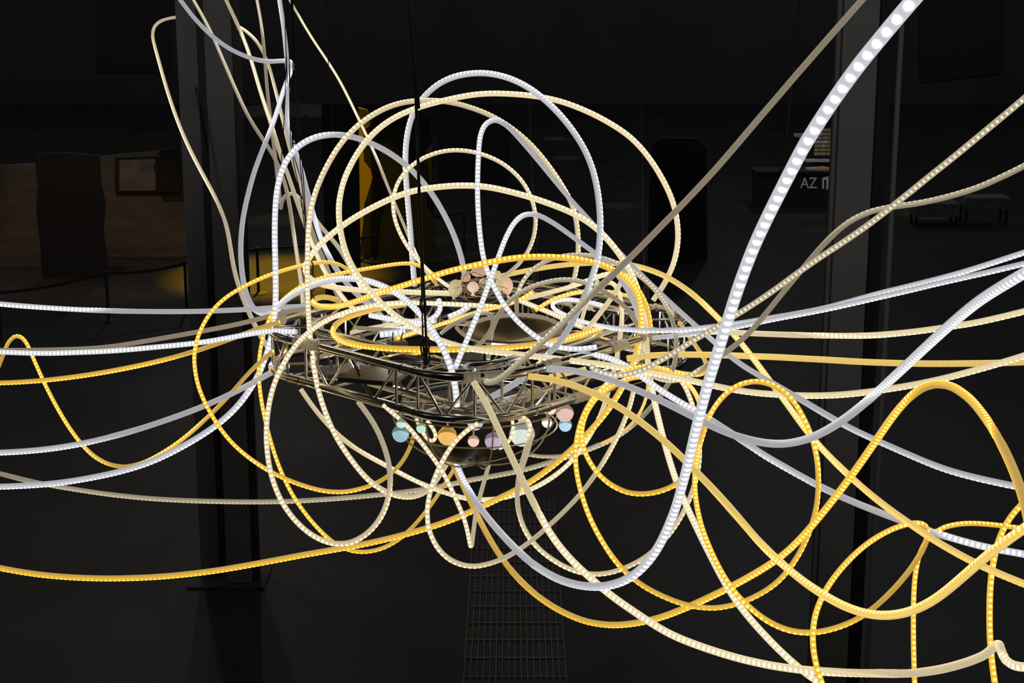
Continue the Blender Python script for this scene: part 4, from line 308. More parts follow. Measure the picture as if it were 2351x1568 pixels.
('C', 0.024, 'cream tube slanting inside the left half of the ring', [-966,10160,4521,0,9,-1,-897,10204,4530,0,9,-1,-819,10260,4533,0,9,-1,-712,10338,4532,0,9,-1,-614,10403,4535,0,9,-1,-525,10453,4543,0,9,-1]),
('W', 0.04, 'thick bright white stub inside the left half of the ring', [-789,10101,4524,0,-9,2,-714,10103,4532,0,-9,2,-638,10105,4540,0,-9,2]),
('G', 0.024, 'grey coil lying around the dark dish at the ring centre', [-431,10297,4484,0,9,-1,-375,10260,4536,0,6,2,-310,10220,4583,0,3,4,-243,10180,4622,0,0,7,-202,10156,4640,0,-2,8,-176,10139,4647,0,-1,7,-159,10126,4649,0,1,6,-147,10116,4649,0,3,4,-138,10106,4647,0,4,3,-131,10098,4644,0,5,2,-125,10089,4640,0,6,2,-120,10080,4634,0,7,1,-117,10070,4628,0,8,0,-115,10059,4620,0,9,-1,-115,10045,4609,0,9,-1,-117,10029,4596,0,9,-1,-125,10007,4578,0,9,-1,-141,9978,4556,0,9,-1,-169,9939,4529,0,9,-1,-210,9889,4500,0,9,-1]),
('G', 0.024, 'pale grey tube curving over the back rim of the dark dish', [-288,10405,4505,0,9,-1,-215,10399,4534,0,9,-1,-145,10391,4556,0,9,-1,-70,10382,4571,0,9,-1,8,10372,4581,0,9,-1,79,10361,4583,0,9,-1,140,10349,4580,0,9,-1,193,10338,4571,0,9,-1,240,10325,4557,0,9,-1,290,10310,4536,0,9,-1]),
('G', 0.022, 'grey loop lying along the front rim of the dark dish', [-337,10210,4546,0,9,-1,-319,10198,4524,0,9,-1,-300,10190,4508,0,9,-1,-275,10181,4493,0,9,-1,-241,10171,4480,0,9,-1,-193,10161,4469,0,9,-1,-131,10150,4462,0,9,-1,-58,10139,4463,0,9,-1,15,10130,4471,0,9,-1,84,10124,4486,0,9,-1,149,10119,4508,0,9,-1,208,10115,4537,0,9,-1,259,10112,4570,0,9,-1]),
('C', 0.03, 'pale leaning tube inside the right half of the ring', [386,9952,4511,0,9,-1,450,10080,4563,0,9,-1,527,10240,4618,0,9,-1,593,10379,4666,0,9,-1,643,10487,4709,0,9,-1,688,10585,4757,0,9,-1]),
('C', 0.024, 'cream upright tube leaning on the inner right chord', [422,10360,4532,0,9,-1,442,10430,4587,0,9,-1,465,10502,4633,0,9,-1,497,10584,4681,0,9,-1,536,10670,4730,0,9,-1]),
('M', 0.032, 'bright cream tube crossing behind the white curl', [35,10824,4576,0,-9,2,142,10712,4557,0,-9,2,245,10573,4545,0,-9,2,342,10432,4533,0,-9,2,436,10313,4516,0,-9,2]),
('Y', 0.025, 'low yellow arch inside the right half of the ring', [146,10618,4552,0,-6,7,202,10648,4584,0,-6,7,258,10675,4608,0,-6,7,318,10701,4626,0,-6,7,383,10726,4638,0,-6,7,453,10750,4644,0,-6,7,524,10772,4643,0,-5,8,596,10793,4634,0,-4,8,666,10812,4619,0,-3,8,733,10828,4597,0,-2,9,804,10845,4565,0,-2,9]),
('P', 0.028, 'pale yellow strip tied inside the right front of the truss', [217,9681,4379,0,9,-1,285,9698,4385,0,9,-1,353,9715,4395,0,9,-1,427,9734,4410,0,9,-1]),
('W', 0.026, 'white tube slipping behind the yellow twist at the right clamp', [788,10035,4482,0,9,-1,765,9981,4446,0,9,-1,735,9924,4399,0,9,-1]),
('Y', 0.026, 'outer amber tube bending down beside the right clamp', [656,10022,4912,8,-4,1,697,10029,4872,8,-4,1,730,10038,4833,8,-4,1,757,10048,4790,8,-4,1,781,10059,4744,8,-4,1,800,10068,4694,8,-4,1,815,10074,4639,8,-4,1,825,10077,4573,8,-4,1]),
('W', 0.03, 'slim white tube passing behind the right truss corner', [677,10691,4823,0,9,-1,710,10618,4763,0,9,-1,736,10540,4708,0,9,-1,758,10461,4653,0,9,-1,774,10388,4600,0,9,-1,786,10320,4542,0,9,-1]),
('M', 0.022, 'thin beaded curl hanging among the mint bulbs', [-548,9549,4168,0,-9,2,-521,9533,4108,0,-9,2,-497,9524,4071,0,-9,2,-483,9520,4054,0,-9,2,-474,9518,4047,0,-9,2,-467,9518,4044,0,-9,2,-462,9517,4043,0,-9,2,-458,9517,4043,0,-9,2,-454,9517,4043,0,-9,2,-450,9518,4044,0,-9,2,-447,9518,4046,0,-9,2,-444,9519,4049,0,-9,2,-441,9520,4052,0,-9,2,-439,9521,4057,0,-9,2,-437,9522,4062,0,-9,2,-437,9524,4069,0,-9,2,-438,9526,4079,0,-9,2,-443,9530,4094,0,-9,2,-458,9536,4120,0,-9,2,-486,9546,4156,0,-9,2]),
('M', 0.02, 'thin beaded tube running down beside the large pale bulb', [1,9498,4170,0,-9,2,6,9491,4144,0,-9,2,5,9485,4121,0,-9,2,1,9479,4098,0,-9,2,-7,9474,4076,0,-9,2,-17,9469,4057,0,-9,2,-29,9466,4042,0,-9,2,-42,9463,4031,0,-9,2,-56,9461,4022,0,-9,2,-76,9459,4014,0,-9,2]),
('M', 0.026, 'pale beaded tube looping over the large pale bulb', [16,9406,4216,0,-6,7,34,9401,4218,0,-7,6,47,9397,4218,0,-7,5,58,9393,4216,0,-8,4,68,9388,4211,0,-8,3,78,9383,4205,0,-9,2,87,9376,4196,0,-7,2,94,9369,4185,0,-5,1,101,9360,4171,0,-2,1,104,9350,4153,0,1,0,105,9337,4129,0,5,0,100,9317,4094,0,9,-1,82,9285,4035,0,9,-1,50,9238,3957,0,9,-1]),
]: led_tube(*t)
# ---------------------------------------------------------------- truss
RC = V((-.206, 10.5, 4.5)); TILT = .020
def loop_xy(d):
    """rounded square standing on its corner, offset d inward from the outer chord; returns list of quarter pieces"""
    r0 = .45; h = (1.283 + r0 * .41421) / 1.41421 - d; r = r0 - d
    return h, r
def chord_point(d, s):
    """s in 0..4: integer part = quarter; within it 0..0.55 straight side, then the corner arc"""
    h, r = loop_xy(d); q = int(s) % 4; t = s - int(s)
    if t < .55: x, y = h, -(h - r) + 2 * (h - r) * t / .55
    else:
        a = (t - .55) / .45 * math.pi / 2; x, y = h - r + r * math.cos(a), h - r + r * math.sin(a)
    a = q * math.pi / 2 + math.pi / 4
    return x * math.cos(a) - y * math.sin(a), x * math.sin(a) + y * math.cos(a)
def cp(d, low, s):
    x, y = chord_point(d, s); return V((RC.x + x, RC.y + y, RC.z + TILT * x - (.239 if low else 0)))
truss = empty('lighting_truss', RC - V((0, 0, .239)), 'polished aluminium truss ring hung level amid the light tubes', 'truss')
IN = .239
for d in (0, IN):
    for low in (0, 1):
        pts = []
        for q in range(4):
            pts += [cp(d, low, q + .55 * i / 4) for i in range(4)] + [cp(d, low, q + .55 + .45 * i / 12) for i in range(12)]
        b = MB(); b.tube(pts, .0255, 14, closed=True); b.build('chord', STEEL, truss)
        for q in range(4):
            for t in (.035, .515):
                a, e = cp(d, low, q + t - .028), cp(d, low, q + t + .028); x = (e - a).normalized()
                b = MB(); L_ = (e - a).length
                b.tube([a, a + x * .004, a + x * .012, a + x * .016, e - x * .016, e - x * .012, e - x * .004, e],
                       [.0265, .031, .031, .0275, .0275, .031, .031, .0265], 14); b.build('coupler', STEEL, truss)
def brace(a, b_, r=.0082):
    b = MB(); b.tube([a, b_], r, 8); return b
posts = [.0, .085, .465, .55, .775]
zig = [(.085, .18), (.275, .18), (.275, .37), (.465, .37), (.55, .6625), (.775, .6625), (.775, .8875), (1.0, .8875)]
for d in (0, IN):
    for q in range(4):
        for t in posts: brace(cp(d, 0, q + t), cp(d, 1, q + t)).build('brace', STEEL, truss)
        for t0, t1 in zig[:6 if d else 8]: brace(cp(d, 0, q + t0), cp(d, 1, q + t1)).build('brace', STEEL, truss)
rest = MB()
for q in range(4):
    for t in (.0, .18, .37, .55, .775):
        rest.tube([cp(0, 1, q + t), cp(IN, 1, q + t)], .009, 8); rest.tube([cp(0, 0, q + t), cp(IN, 0, q + t)], .009, 8)
    for t0, t1 in ((.0, .18), (.37, .55)):
        for low in (0, 1): rest.tube([cp(0, low, q + t0), cp(IN, low, q + t1)], .008, 8)
tag(rest.build('cross_bracing', STEEL, truss), kind='stuff')
for s, low, d in [(2.073, 0, 0), (2.122, 0, 0), (3.068, 0, 0), (3.458, 0, 0), (3.332, 0, 0), (2.768, 0, 0), (1.682, 0, 0), (3.185, 1, 0), (3.113, 1, 0.239), (3.912, 0, 0), (2.562, 0, 0.239), (2.84, 1, 0.239), (1.268, 0, 0), (2.838, 0, 0), (0.278, 0, 0.239), (0.192, 0, 0.239)]:
    b = MB(); a, e = cp(d, low, s - .03), cp(d, low, s + .03); x = (e - a).normalized(); n = 9
    b.tube([a + (e - a) * (i / n) for i in range(n + 1)], [.029 + .006 * math.sin(i * 2.1 + s * 7) ** 2 for i in range(n + 1)], 12)
    b.build('tape_wrap', TAPE, truss)
# ---------------------------------------------------------------- dish and boxes inside the ring
dish = empty('dish', (0.012, 10.305, 4.474), 'shallow dark round dish lying in the middle of the truss ring', 'dish')
b = MB(); b.lathe(dish.location, [(0, -.05), (.10, -.045), (.22, -.02), (.30, .02), (.31, .022), (.30, .03), (.2, -.005), (.1, -.03), (0, -.035)], 40); b.build('bowl', DISH, dish)
b = MB(); b.tube([dish.location + V((.31 * math.cos(a), .31 * math.sin(a), .026)) for a in [i * math.pi / 20 for i in range(40)]], .008, 8, closed=True); b.build('rim', GREYP, dish)
b = MB()
for a in (0.3, 2.4, 4.5):
    x = V((math.cos(a), math.sin(a), 0)); b.tube([dish.location + x * .31, dish.location + x * .62 + V((0, 0, -.03))], .006, 6)
b.build('bracket', STEEL, dish)
for (c, d, rz, lab) in [((-0.677, 9.970, 4.493), (0.1, 0.1, 0.06), 0.4, 'blue grey supply box by the short yellow tube end'), ((-0.797, 9.752, 4.365), (0.34, 0.3, 0.03), -0.3, 'flat grey tray seen through the left front bracing'), ((-0.278, 10.025, 4.426), (0.2, 0.12, 0.06), 0.1, 'blue grey supply box behind the front clamp'), ((-1.022, 10.243, 4.266), (0.3, 0.22, 0.03), 0.5, 'flat grey tray behind the left truss end')]:
    e = empty('power_supply', c, lab, 'power supply', 'power supplies inside the truss')
    b = MB(); b.box(c, d, rz); o = b.build('case', GREYP, e, False)
    bv = o.modifiers.new('Bevel', 'BEVEL'); bv.width = .006; bv.segments = 2
    b = MB()
    for k in (-1, 1): b.tube([V(c) + V((k * d[0] * .25, 0, d[2] / 2 - .004)), V(c) + V((k * d[0] * .25, -.01, d[2] / 2 + .02)), V(c) + V((k * d[0] * .3, .05, d[2] / 2 + .03)), V(c) + V((k * d[0] * .3, .16, d[2] / 2))], .005, 6)
    b.build('lead', GREYP, e)
# ---------------------------------------------------------------- wire basket under the ring
bk = empty('wire_basket', (-0.204, 9.762, 4.197), 'thin wire hoop basket bulging below the truss around the coloured bulbs', 'basket')
bc = bk.location; BR, BH = .50, 0.367
for k in range(4):
    a = k * math.pi / 4 + .2
    b = MB(); b.tube([bc + V((math.cos(a) * BR * math.cos(t), math.sin(a) * BR * math.cos(t), -BH * math.sin(t))) for t in [math.pi * i / 28 for i in range(29)]], .005, 6); b.build('hoop', WIRE, bk)
for f in (.0, .35):
    rr = BR * math.sqrt(1 - f * f) if f else BR
    b = MB(); b.tube([bc + V((rr * math.cos(2 * math.pi * i / 40), rr * math.sin(2 * math.pi * i / 40), -BH * f)) for i in range(40)], .0045, 6, closed=True); b.build('ring', WIRE, bk)
dome = empty('smoked_dome', (-0.217, 10.097, 4.093), 'dark smoked dome bulging under the ring behind the coloured bulbs', 'dome')
b = MB(); b.lathe(dome.location, [(0, -BH)] + [(.43 * math.sin(t), -BH * math.cos(t)) for t in [math.pi / 2 * i / 16 for i in range(1, 17)]] + [(.41, 0), (.41, .01), (.435, .012), (.435, -.005)], 40); b.build('shell', plain('smoked_plastic', (.03, .027, .025), .35), dome)
b = MB(); b.tube([dome.location + V((.433 * math.cos(a), .433 * math.sin(a), .012)) for a in [i * math.pi / 24 for i in range(48)]], .007, 8, closed=True); b.build('rim', GREYP, dome)
BULBS = [((-0.636, 9.527, 4.081), 0.0498, (0.3, 0.52, 0.6), 'teal blue round bulb at the left end of the bulb row', 0.3),
 ((-0.624, 9.397, 4.182), 0.0270, (0.6, 0.85, 0.72), 'small mint bulb touching the teal blue bulb', 0.2),
 ((-0.514, 9.487, 4.127), 0.0309, (0.55, 0.8, 0.62), 'small mint green bulb beside the thin beaded curl', 0.4),
 ((-0.368, 9.476, 4.084), 0.0557, (0.95, 0.5, 0.1), 'orange two tone bulb under the front corner', 0.35),
 ((-0.219, 9.469, 4.055), 0.0334, (0.95, 0.62, 0.52), 'small pink bulb between the orange and purple bulbs', 0.4),
 ((-0.106, 9.517, 4.040), 0.0510, (0.45, 0.33, 0.52), 'purple bulb next to the heavy cream tube', 0.4),
 ((0.058, 9.526, 4.079), 0.0734, (0.62, 0.72, 0.68), 'largest bulb, pale grey green, wrapped by a beaded tube', 0.3),
 ((0.201, 9.590, 4.130), 0.0312, (1, 0.93, 0.9), 'small white bulb left of the rose bulb', 0.2),
 ((0.307, 9.699, 4.152), 0.0518, (0.72, 0.48, 0.44), 'rose bulb at the right end of the bulb row', 0.5),
 ((0.315, 9.874, 4.028), 0.0399, (0.4, 0.66, 0.9), 'sky blue bulb under the rose bulb', 0.3),
 ((-0.212, 9.638, 4.115), 0.0477, (0.55, 0.48, 0.6), 'lavender bulb half hidden behind the front lower chord', 0.4),
 ((0.225, 9.994, 4.096), 0.0416, (1, 0.72, 0.62), 'peach bulb half hidden behind the right lower chord', 0.3),
 ((-0.088, 9.784, 4.080), 0.0306, (0.75, 0.74, 0.72), 'grey white bulb half hidden by the cream tube at front', 0.3)]
for (p, r, col, lab, tiltx) in BULBS:
    e = empty('round_bulb', p, lab, 'bulb', 'coloured bulbs under the ring')
    from mathutils import Euler
    R = Euler((-.45 - tiltx, .12 - tiltx * .3, 0)).to_matrix()
    cm = plain('bulb_shell', [x * .7 for x in col], .35, emis=([x * .8 for x in col], .36)); im = plain('bulb_glass', col, .3, emis=([min(1, c * 1.05 + .06) for c in col], .80))
    prof = [(r * math.sin(t), -r * math.cos(t)) for t in [math.pi * i / 16 for i in range(17)]]
    prof[0] = (0, -r); prof[-1] = (0, r)
    b = MB(); b.lathe(p, [(x * .95, z * .97) for x, z in prof], 28, R); b.build('glass', im, e)
    cap = [(r * math.sin(t), r * math.cos(t)) for t in [math.pi * .52 * i / 12 for i in range(13)]]; cap[0] = (0, r)
    cap += [(cap[-1][0] * .955, cap[-1][1])]
    b = MB(); b.lathe(p, cap[::-1], 28, R); b.build('shell', cm, e)
    b = MB(); top = V(p) + R @ V((0, 0, r * .98)); b.tube([top, top + V((0, .01, .05)), top + V((.01, .03, .12))], .006, 8); b.build('cord', TAPE, e)
# ---------------------------------------------------------------- balloons on the ring, skins given an added glow
nest = empty('wire_nest', (-0.211, 10.914, 4.555), 'tangled wire nest under the pale balloons on the back truss', 'wire nest')
b = MB(); b.lathe(nest.location, [(0, -.05), (.16, -.05), (.19, -.02), (.18, .0), (0, 0)], 24); b.build('base', BLACKB, nest)
for k in range(14):
    a0 = random.uniform(0, 6.3); tl = random.uniform(-.9, .9); rr = random.uniform(.07, .13); off = V((random.uniform(-.09, .09), random.uniform(-.06, .06), .06 + random.uniform(-.03, .04)))
    pts = [nest.location + off + V((rr * math.cos(t), rr * math.sin(t) * math.cos(a0), rr * math.sin(t) * math.sin(a0) * .8 + tl * .03)) for t in [2 * math.pi * i / 24 for i in range(24)]]
    b = MB(); b.tube(pts, .003, 5, closed=True); b.build('wire', WIRE, nest)
for (p, rx, rz, col, lab, rot, neck) in [((-0.365, 10.931, 4.623), 0.0447, 0.0615, (0.6, 0.52, 0.3), 'olive cream balloon at the left of the balloon nest', 0.15, 0.35),
 ((-0.299, 10.998, 4.683), 0.0307, 0.0335, (0.66, 0.42, 0.28), 'small peach balloon above the olive cream balloon', 0.9, 0.4),
 ((-0.212, 11.007, 4.719), 0.0335, 0.0559, (0.66, 0.4, 0.27), 'long peach balloon lying on top of the nest', 1.5, 0.1),
 ((-0.094, 11.003, 4.702), 0.0252, 0.0252, (0.68, 0.58, 0.36), 'tiny cream balloon right of the long peach balloon', 0, 0.1),
 ((-0.035, 10.936, 4.642), 0.0419, 0.0615, (0.8, 0.56, 0.36), 'peach teardrop balloon at the right of the nest', -0.15, 0.4),
 ((-0.248, 10.817, 4.659), 0.0363, 0.0363, (0.86, 0.62, 0.47), 'round peach balloon inside the wire nest', 0, 0.05),
 ((-0.179, 11.038, 4.637), 0.0349, 0.0363, (0.62, 0.57, 0.36), 'round olive balloon at the back of the wire nest', 0, 0.05),
 ((-0.079, 10.888, 4.655), 0.0307, 0.0363, (0.66, 0.58, 0.36), 'oval cream balloon beside the peach teardrop', 0, 0.2)]:
    e = empty('pale_balloon', p, lab, 'balloon', 'pale balloons on the ring')
    from mathutils import Matrix
    R = Matrix.Rotation(rot, 3, 'Y')
    bm_ = plain('balloon_skin_glow', col, .32, emis=(col, .62))  # emission stands in for tube light falling on the balloons
    prof = []
    for i in range(19):
        t = math.pi * i / 18; x = math.sin(t); z = -math.cos(t)
        if z < 0: x *= 1 - neck * z * z
        prof.append((rx * x, rz * z))
    prof[0] = (0, -rz); prof[-1] = (0, rz)
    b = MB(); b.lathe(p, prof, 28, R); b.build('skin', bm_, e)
    k0 = V(p) + R @ V((0, 0, -rz)); dn = R @ V((0, 0, -1))
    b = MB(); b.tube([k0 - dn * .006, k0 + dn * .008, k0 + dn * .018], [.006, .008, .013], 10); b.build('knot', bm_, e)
# ---------------------------------------------------------------- hanging cables
def cable(name, label, cat, pts, r, mat, clips=(), group='hanging cables'):
    e = empty(name, pts[-1], label, cat, group)
    b = MB(); b.tube(smooth_curve(pts, 6) if len(pts) > 2 else pts, r, 8); b.build('wire', mat, e)
    for p in clips:
        b = MB(); b.tube([V(p) + V((.016 * math.cos(t), 0, .045 * math.sin(t))) for t in [2 * math.pi * i / 16 for i in range(16)]], .005, 6, closed=True)
        b.build('shackle', mat, e)
    return e
for a in [('hoist_cable', 'thick black hoist cable hanging in front of the arches', 'cable', [(-1.303, 12.479, 13.500), (-0.591, 10.126, 6.485), (-0.554, 10.006, 6.126), (-0.518, 9.727, 5.296), (-0.500, 9.624, 4.965), (-0.486, 9.529, 4.710), (-0.476, 9.458, 4.506)], 0.0075, 1, [(-0.480, 9.486, 4.620), (-0.478, 9.469, 4.553)]),
 ('hoist_cable', 'thin black line running beside the thick hoist cable', 'cable', [(-1.259, 12.498, 13.500), (-0.594, 10.147, 6.484), (-0.560, 10.026, 6.124), (-0.527, 9.758, 5.340), (-0.511, 9.643, 4.961), (-0.503, 9.529, 4.710), (-0.493, 9.458, 4.506)], 0.005, 1, [(-0.501, 9.559, 4.829), (-0.495, 9.480, 4.596)]),
 ('hoist_cable', 'dark hoist line hanging at the back centre of the ring', 'cable', [(-0.060, 14.162, 13.500), (0.107, 11.958, 6.392), (0.127, 11.695, 5.543), (0.147, 11.518, 5.041), (0.152, 11.346, 4.557)], 0.008, 0, [(0.149, 11.434, 4.908), (0.149, 11.419, 4.849), (0.152, 11.396, 4.759), (0.155, 11.363, 4.627)]),
 ('hoist_cable', 'dark hoist line dropping to the right rear truss', 'cable', [(0.817, 13.615, 13.500), (0.833, 11.398, 6.420), (0.835, 11.145, 5.612), (0.839, 10.934, 4.972), (0.851, 10.736, 4.590)], 0.006, 0, [(0.846, 10.749, 4.643), (0.848, 10.739, 4.603)]),
 ('hoist_cable', 'dark line with a loop clip left of the thick white tube', 'cable', [(2.061, 12.721, 13.500), (2.061, 12.721, 6.353), (2.004, 12.500, 5.877), (1.920, 12.246, 5.275)], 0.007, 0, [(1.911, 12.237, 5.236), (1.923, 12.272, 5.379), (1.908, 12.224, 5.185)]),
 ('hoist_cable', 'thin wire hanging behind the left white loop', 'cable', [(-1.588, 15.193, 13.500), (-1.588, 15.193, 5.933), (-1.559, 15.011, 5.615), (-1.519, 14.767, 5.049), (-1.468, 14.560, 4.635)], 0.004, 0, []),
 ('hoist_cable', 'leftmost wire of the bundle beside the white hanging tube', 'cable', [(-1.763, 13.739, 13.500), (-1.763, 13.739, 6.301), (-1.737, 13.532, 5.884), (-1.705, 12.994, 5.381), (-1.684, 12.503, 5.064)], 0.0035, 0, [(-1.711, 12.891, 5.378)]),
 ('hoist_cable', 'second wire of the bundle beside the white hanging tube', 'cable', [(-1.701, 13.434, 13.500), (-1.701, 13.434, 6.317), (-1.662, 13.112, 5.854), (-1.586, 12.472, 5.353), (-1.456, 11.886, 5.069), (-1.358, 11.314, 4.843), (-1.269, 10.736, 4.590)], 0.0035, 0, []),
 ('hoist_cable', 'middle wire of the bundle with a small chain at its end', 'cable', [(-1.649, 13.230, 13.500), (-1.649, 13.230, 6.327), (-1.611, 12.911, 5.872), (-1.564, 12.506, 5.489)], 0.0035, 0, [(-1.552, 12.402, 5.486), (-1.548, 12.392, 5.447), (-1.548, 12.383, 5.408), (-1.545, 12.372, 5.366)]),
 ('hoist_cable', 'fourth wire of the bundle ending in the knotted clips', 'cable', [(-1.630, 13.128, 13.500), (-1.630, 13.128, 6.333), (-1.570, 12.709, 5.890), (-1.468, 11.973, 5.418), (-1.343, 11.158, 5.045), (-1.275, 10.782, 4.776), (-1.252, 10.628, 4.572)], 0.0035, 1, [(-1.266, 10.737, 4.800), (-1.263, 10.723, 4.747), (-1.261, 10.710, 4.694), (-1.252, 10.636, 4.604)]),
 ('hoist_cable', 'rightmost wire of the bundle beside the white hanging tube', 'cable', [(-1.611, 13.027, 13.500), (-1.611, 13.027, 6.338), (-1.548, 12.608, 5.898), (-1.454, 11.973, 5.418), (-1.370, 11.391, 5.150), (-1.291, 10.796, 4.830)], 0.0035, 0, [])]: cable(*a[:5], BLACK if a[5] else DARKSTEEL, a[6])
# ---------------------------------------------------------------- columns
def column(base, label, parts, h):
    e = empty('steel_column', base, label, 'column')
    for nm, x0, x1, y0, y1, mat in parts:
        b = MB(); b.box((base[0] + (x0 + x1) / 2, base[1] + (y0 + y1) / 2, h / 2 + .02), (x1 - x0, y1 - y0, h), 0); b.build(nm, mat, e, False)
    xs = [p[1] for p in parts] + [p[2] for p in parts]
    b = MB(); b.box((base[0] + (min(xs) + max(xs)) / 2, base[1] + .15, .012), (max(xs) - min(xs) + .14, .62, .024)); b.build('base_plate', COLD, e, False)
column((-3.366, 17.401, 0.000), 'tall grey H section steel column standing left of the truss', [
    ('flange', 0, .20, .30, .34, COLM), ('web', .19, .335, .32, .36, COLD), ('flange', .335, .60, -.03, .02, COLM), ('web', .585, .60, .02, .30, COLD), ('trim', .60, .675, .06, .10, COLD)], 14)
column((2.662, 14.200, 0.000), 'tall grey steel column standing right of the thick white tube', [
    ('trim', -.035, -.008, .04, .08, COLM), ('web', -.008, .0, .0, .3, COLD), ('flange', 0, .285, -.02, .02, COLM), ('web', .27, .45, .2, .24, BLACKB), ('trim', .455, .49, .0, .05, COLM)], 14)  # black web paints the shaded gap between flange and trim
# ---------------------------------------------------------------- floor grate
g = empty('floor_grate', (0.028, 17.548, 0.000), 'long steel drain grate set in the floor below the ring', 'grate')
gx0, gx1, gy0, gy1 = -0.450, 0.506, 14.226, 20.070
b = MB(); n = 16
for i in range(n + 1):
    x = gx0 + (gx1 - gx0) * i / n; b.box((x, (gy0 + gy1) / 2, .010), (.014, gy1 - gy0, .016))
y = gy0
while y <= gy1:
    b.box(((gx0 + gx1) / 2, y, .009), (gx1 - gx0, .03, .014)); y += .42
b.build('bars', plain('grate_steel', (.13, .125, .12), .5, .3), g, False)
b = MB(); b.box(((gx0 + gx1) / 2, (gy0 + gy1) / 2, .001), (gx1 - gx0 + .04, gy1 - gy0, .002)); b.build('pit', BLACKB, g, False)
# ---------------------------------------------------------------- barriers, panels, desk
def stanchion(p, label, h=.88):
    p = V(p); e = empty('barrier_post', p, label, 'barrier post', 'belt barrier posts')
    b = MB(); b.lathe(p, [(0, 0), (.17, 0), (.17, .012), (.05, .03), (0, .03)], 24); b.build('base', BLACKB, e)
    b = MB(); b.tube([p + V((0, 0, .02)), p + V((0, 0, h - .06))], .028, 12); b.build('post', BLACKB, e)
    b = MB(); b.lathe(p + V((0, 0, h - .07)), [(0, 0), (.034, 0), (.036, .06), (.03, .075), (0, .08)], 16); b.build('cap', BLACKB, e)
    return e
def belt(e, p, q, h=.86):
    b = MB(); p, q = V(p), V(q); x = (q - p); n = V((-x.y, x.x, 0)).normalized() * .003
    m = 8; vs = []
    for i in range(m + 1):
        c = p + x * (i / m) + V((0, 0, h - .05 * math.sin(math.pi * i / m)))
        vs += [c - n, c + n, c + n - V((0, 0, .05)), c - n - V((0, 0, .05))]
    fs = []
    for i in range(m):
        for k in range(4): fs.append((i * 4 + k, i * 4 + (k + 1) % 4, i * 4 + 4 + (k + 1) % 4, i * 4 + 4 + k))
    fs += [(3, 2, 1, 0), (m * 4, m * 4 + 1, m * 4 + 2, m * 4 + 3)]
    b.add(vs, fs); b.build('belt', BLACKB, e, False)
PS = [(-8.465, 28.011, 0.000), (-7.041, 29.602, 0.000), (-5.828, 30.444, 0.000), (-4.733, 31.796, 0.000), (-1.007, 35.709, 0.000)]
LB = ['black belt barrier post at far left edge', 'black belt barrier post before the left dark cutout panel', 'black belt barrier post just left of the grey column', 'black belt barrier post on the yellow lit floor', 'black belt barrier post behind the arches at centre']
PO = [stanchion(p, l) for p, l in zip(PS, LB)]
belt(PO[0], PS[0], PS[1]); belt(PO[1], PS[1], PS[2]); belt(PO[3], PS[3], V(PS[3]) + V((-1.2, -.7, 0))); belt(PO[3], PS[3], V(PS[3]) + V((2.2, 1.5, 0))); belt(PO[4], PS[4], V(PS[4]) + V((-1.5, -.5, 0)))
def board(name, label, outline, mat, th=.06, feet=True):
    c = V(outline[0]); base = V((sum(p[0] for p in outline) / len(outline), c.y, min(p[2] for p in outline)))
    e = empty(name, base, label, 'panel')
    b = MB(); b.plate(outline, (0, th, 0)); b.build('panel', mat, e, False)
    w = max(p[0] for p in outline) - min(p[0] for p in outline)
    if not feet: return e
    for k in (-1, 1):
        b = MB(); b.box((base.x + k * w * .3, base.y + th + .03, base.z / 2 + .3), (.05, .05, base.z + .6)); b.box((base.x + k * w * .3, base.y + th + .2, .02), (.06, .5, .04)); b.build('foot', BLACKB, e, False)
    return e
_ = board('display_board', 'brown display board with a wavy edge at far left', [(-10.824, 34.308, -0.254), (-10.656, 34.308, 2.002), (-9.443, 34.308, 2.080), (-9.440, 34.308, 1.863), (-9.414, 34.308, 1.601), (-9.472, 34.308, 1.252), (-9.475, 34.308, 0.812), (-9.446, 34.308, 0.459), (-9.452, 34.308, 0.103), (-9.484, 34.308, -0.254)], BROWN, 0.06, True)
_ = board('display_board', 'tall black cutout panel with wavy sides at left', [(-9.115, 33.108, -0.086), (-9.121, 33.108, 0.345), (-9.115, 33.108, 0.687), (-9.141, 33.108, 1.071), (-9.141, 33.108, 1.453), (-9.082, 33.108, 1.832), (-9.106, 33.108, 2.227), (-9.058, 33.108, 2.444), (-8.517, 33.108, 2.460), (-7.873, 33.108, 2.394), (-7.878, 33.108, 1.874), (-7.810, 33.108, 1.453), (-7.889, 33.108, 0.944), (-7.839, 33.108, 0.345), (-7.862, 33.108, -0.069)], BLACKB, 0.06, True)
_ = board('display_board', 'low brown board left of the grey column', [(-8.460, 35.308, -0.281), (-8.401, 35.308, 0.450), (-8.329, 35.308, 1.084), (-8.405, 35.308, 1.623), (-8.398, 35.308, 2.070), (-7.756, 35.308, 2.141), (-6.512, 35.308, 2.230), (-6.615, 35.308, -0.098)], BROWN, 0.06, True)
scr = board('framed_screen', 'black framed screen leaning on the low brown board', [(-8.105, 35.248, 1.346), (-8.066, 35.248, 2.060), (-6.772, 35.248, 2.096), (-6.788, 35.248, 1.364)], BLACKB, 0.06, False)
b = MB(); b.plate([(-8.012, 35.237, 1.384), (-7.978, 35.237, 2.009), (-7.242, 35.237, 2.035), (-7.265, 35.237, 1.384)], (0, .012, 0)); b.build('screen', plain('screen_grey', (.26, .24, .22), .4, noise=.4, scale=3), scr, False)
_ = board('display_board', 'black profile cutout beside the grey column', [(-7.190, 35.168, 1.377), (-7.217, 35.168, 1.734), (-7.281, 35.168, 1.867), (-7.165, 35.168, 2.072), (-7.139, 35.168, 2.231), (-6.732, 35.168, 2.266), (-6.755, 35.168, 1.377)], BLACKB, 0.06, False)
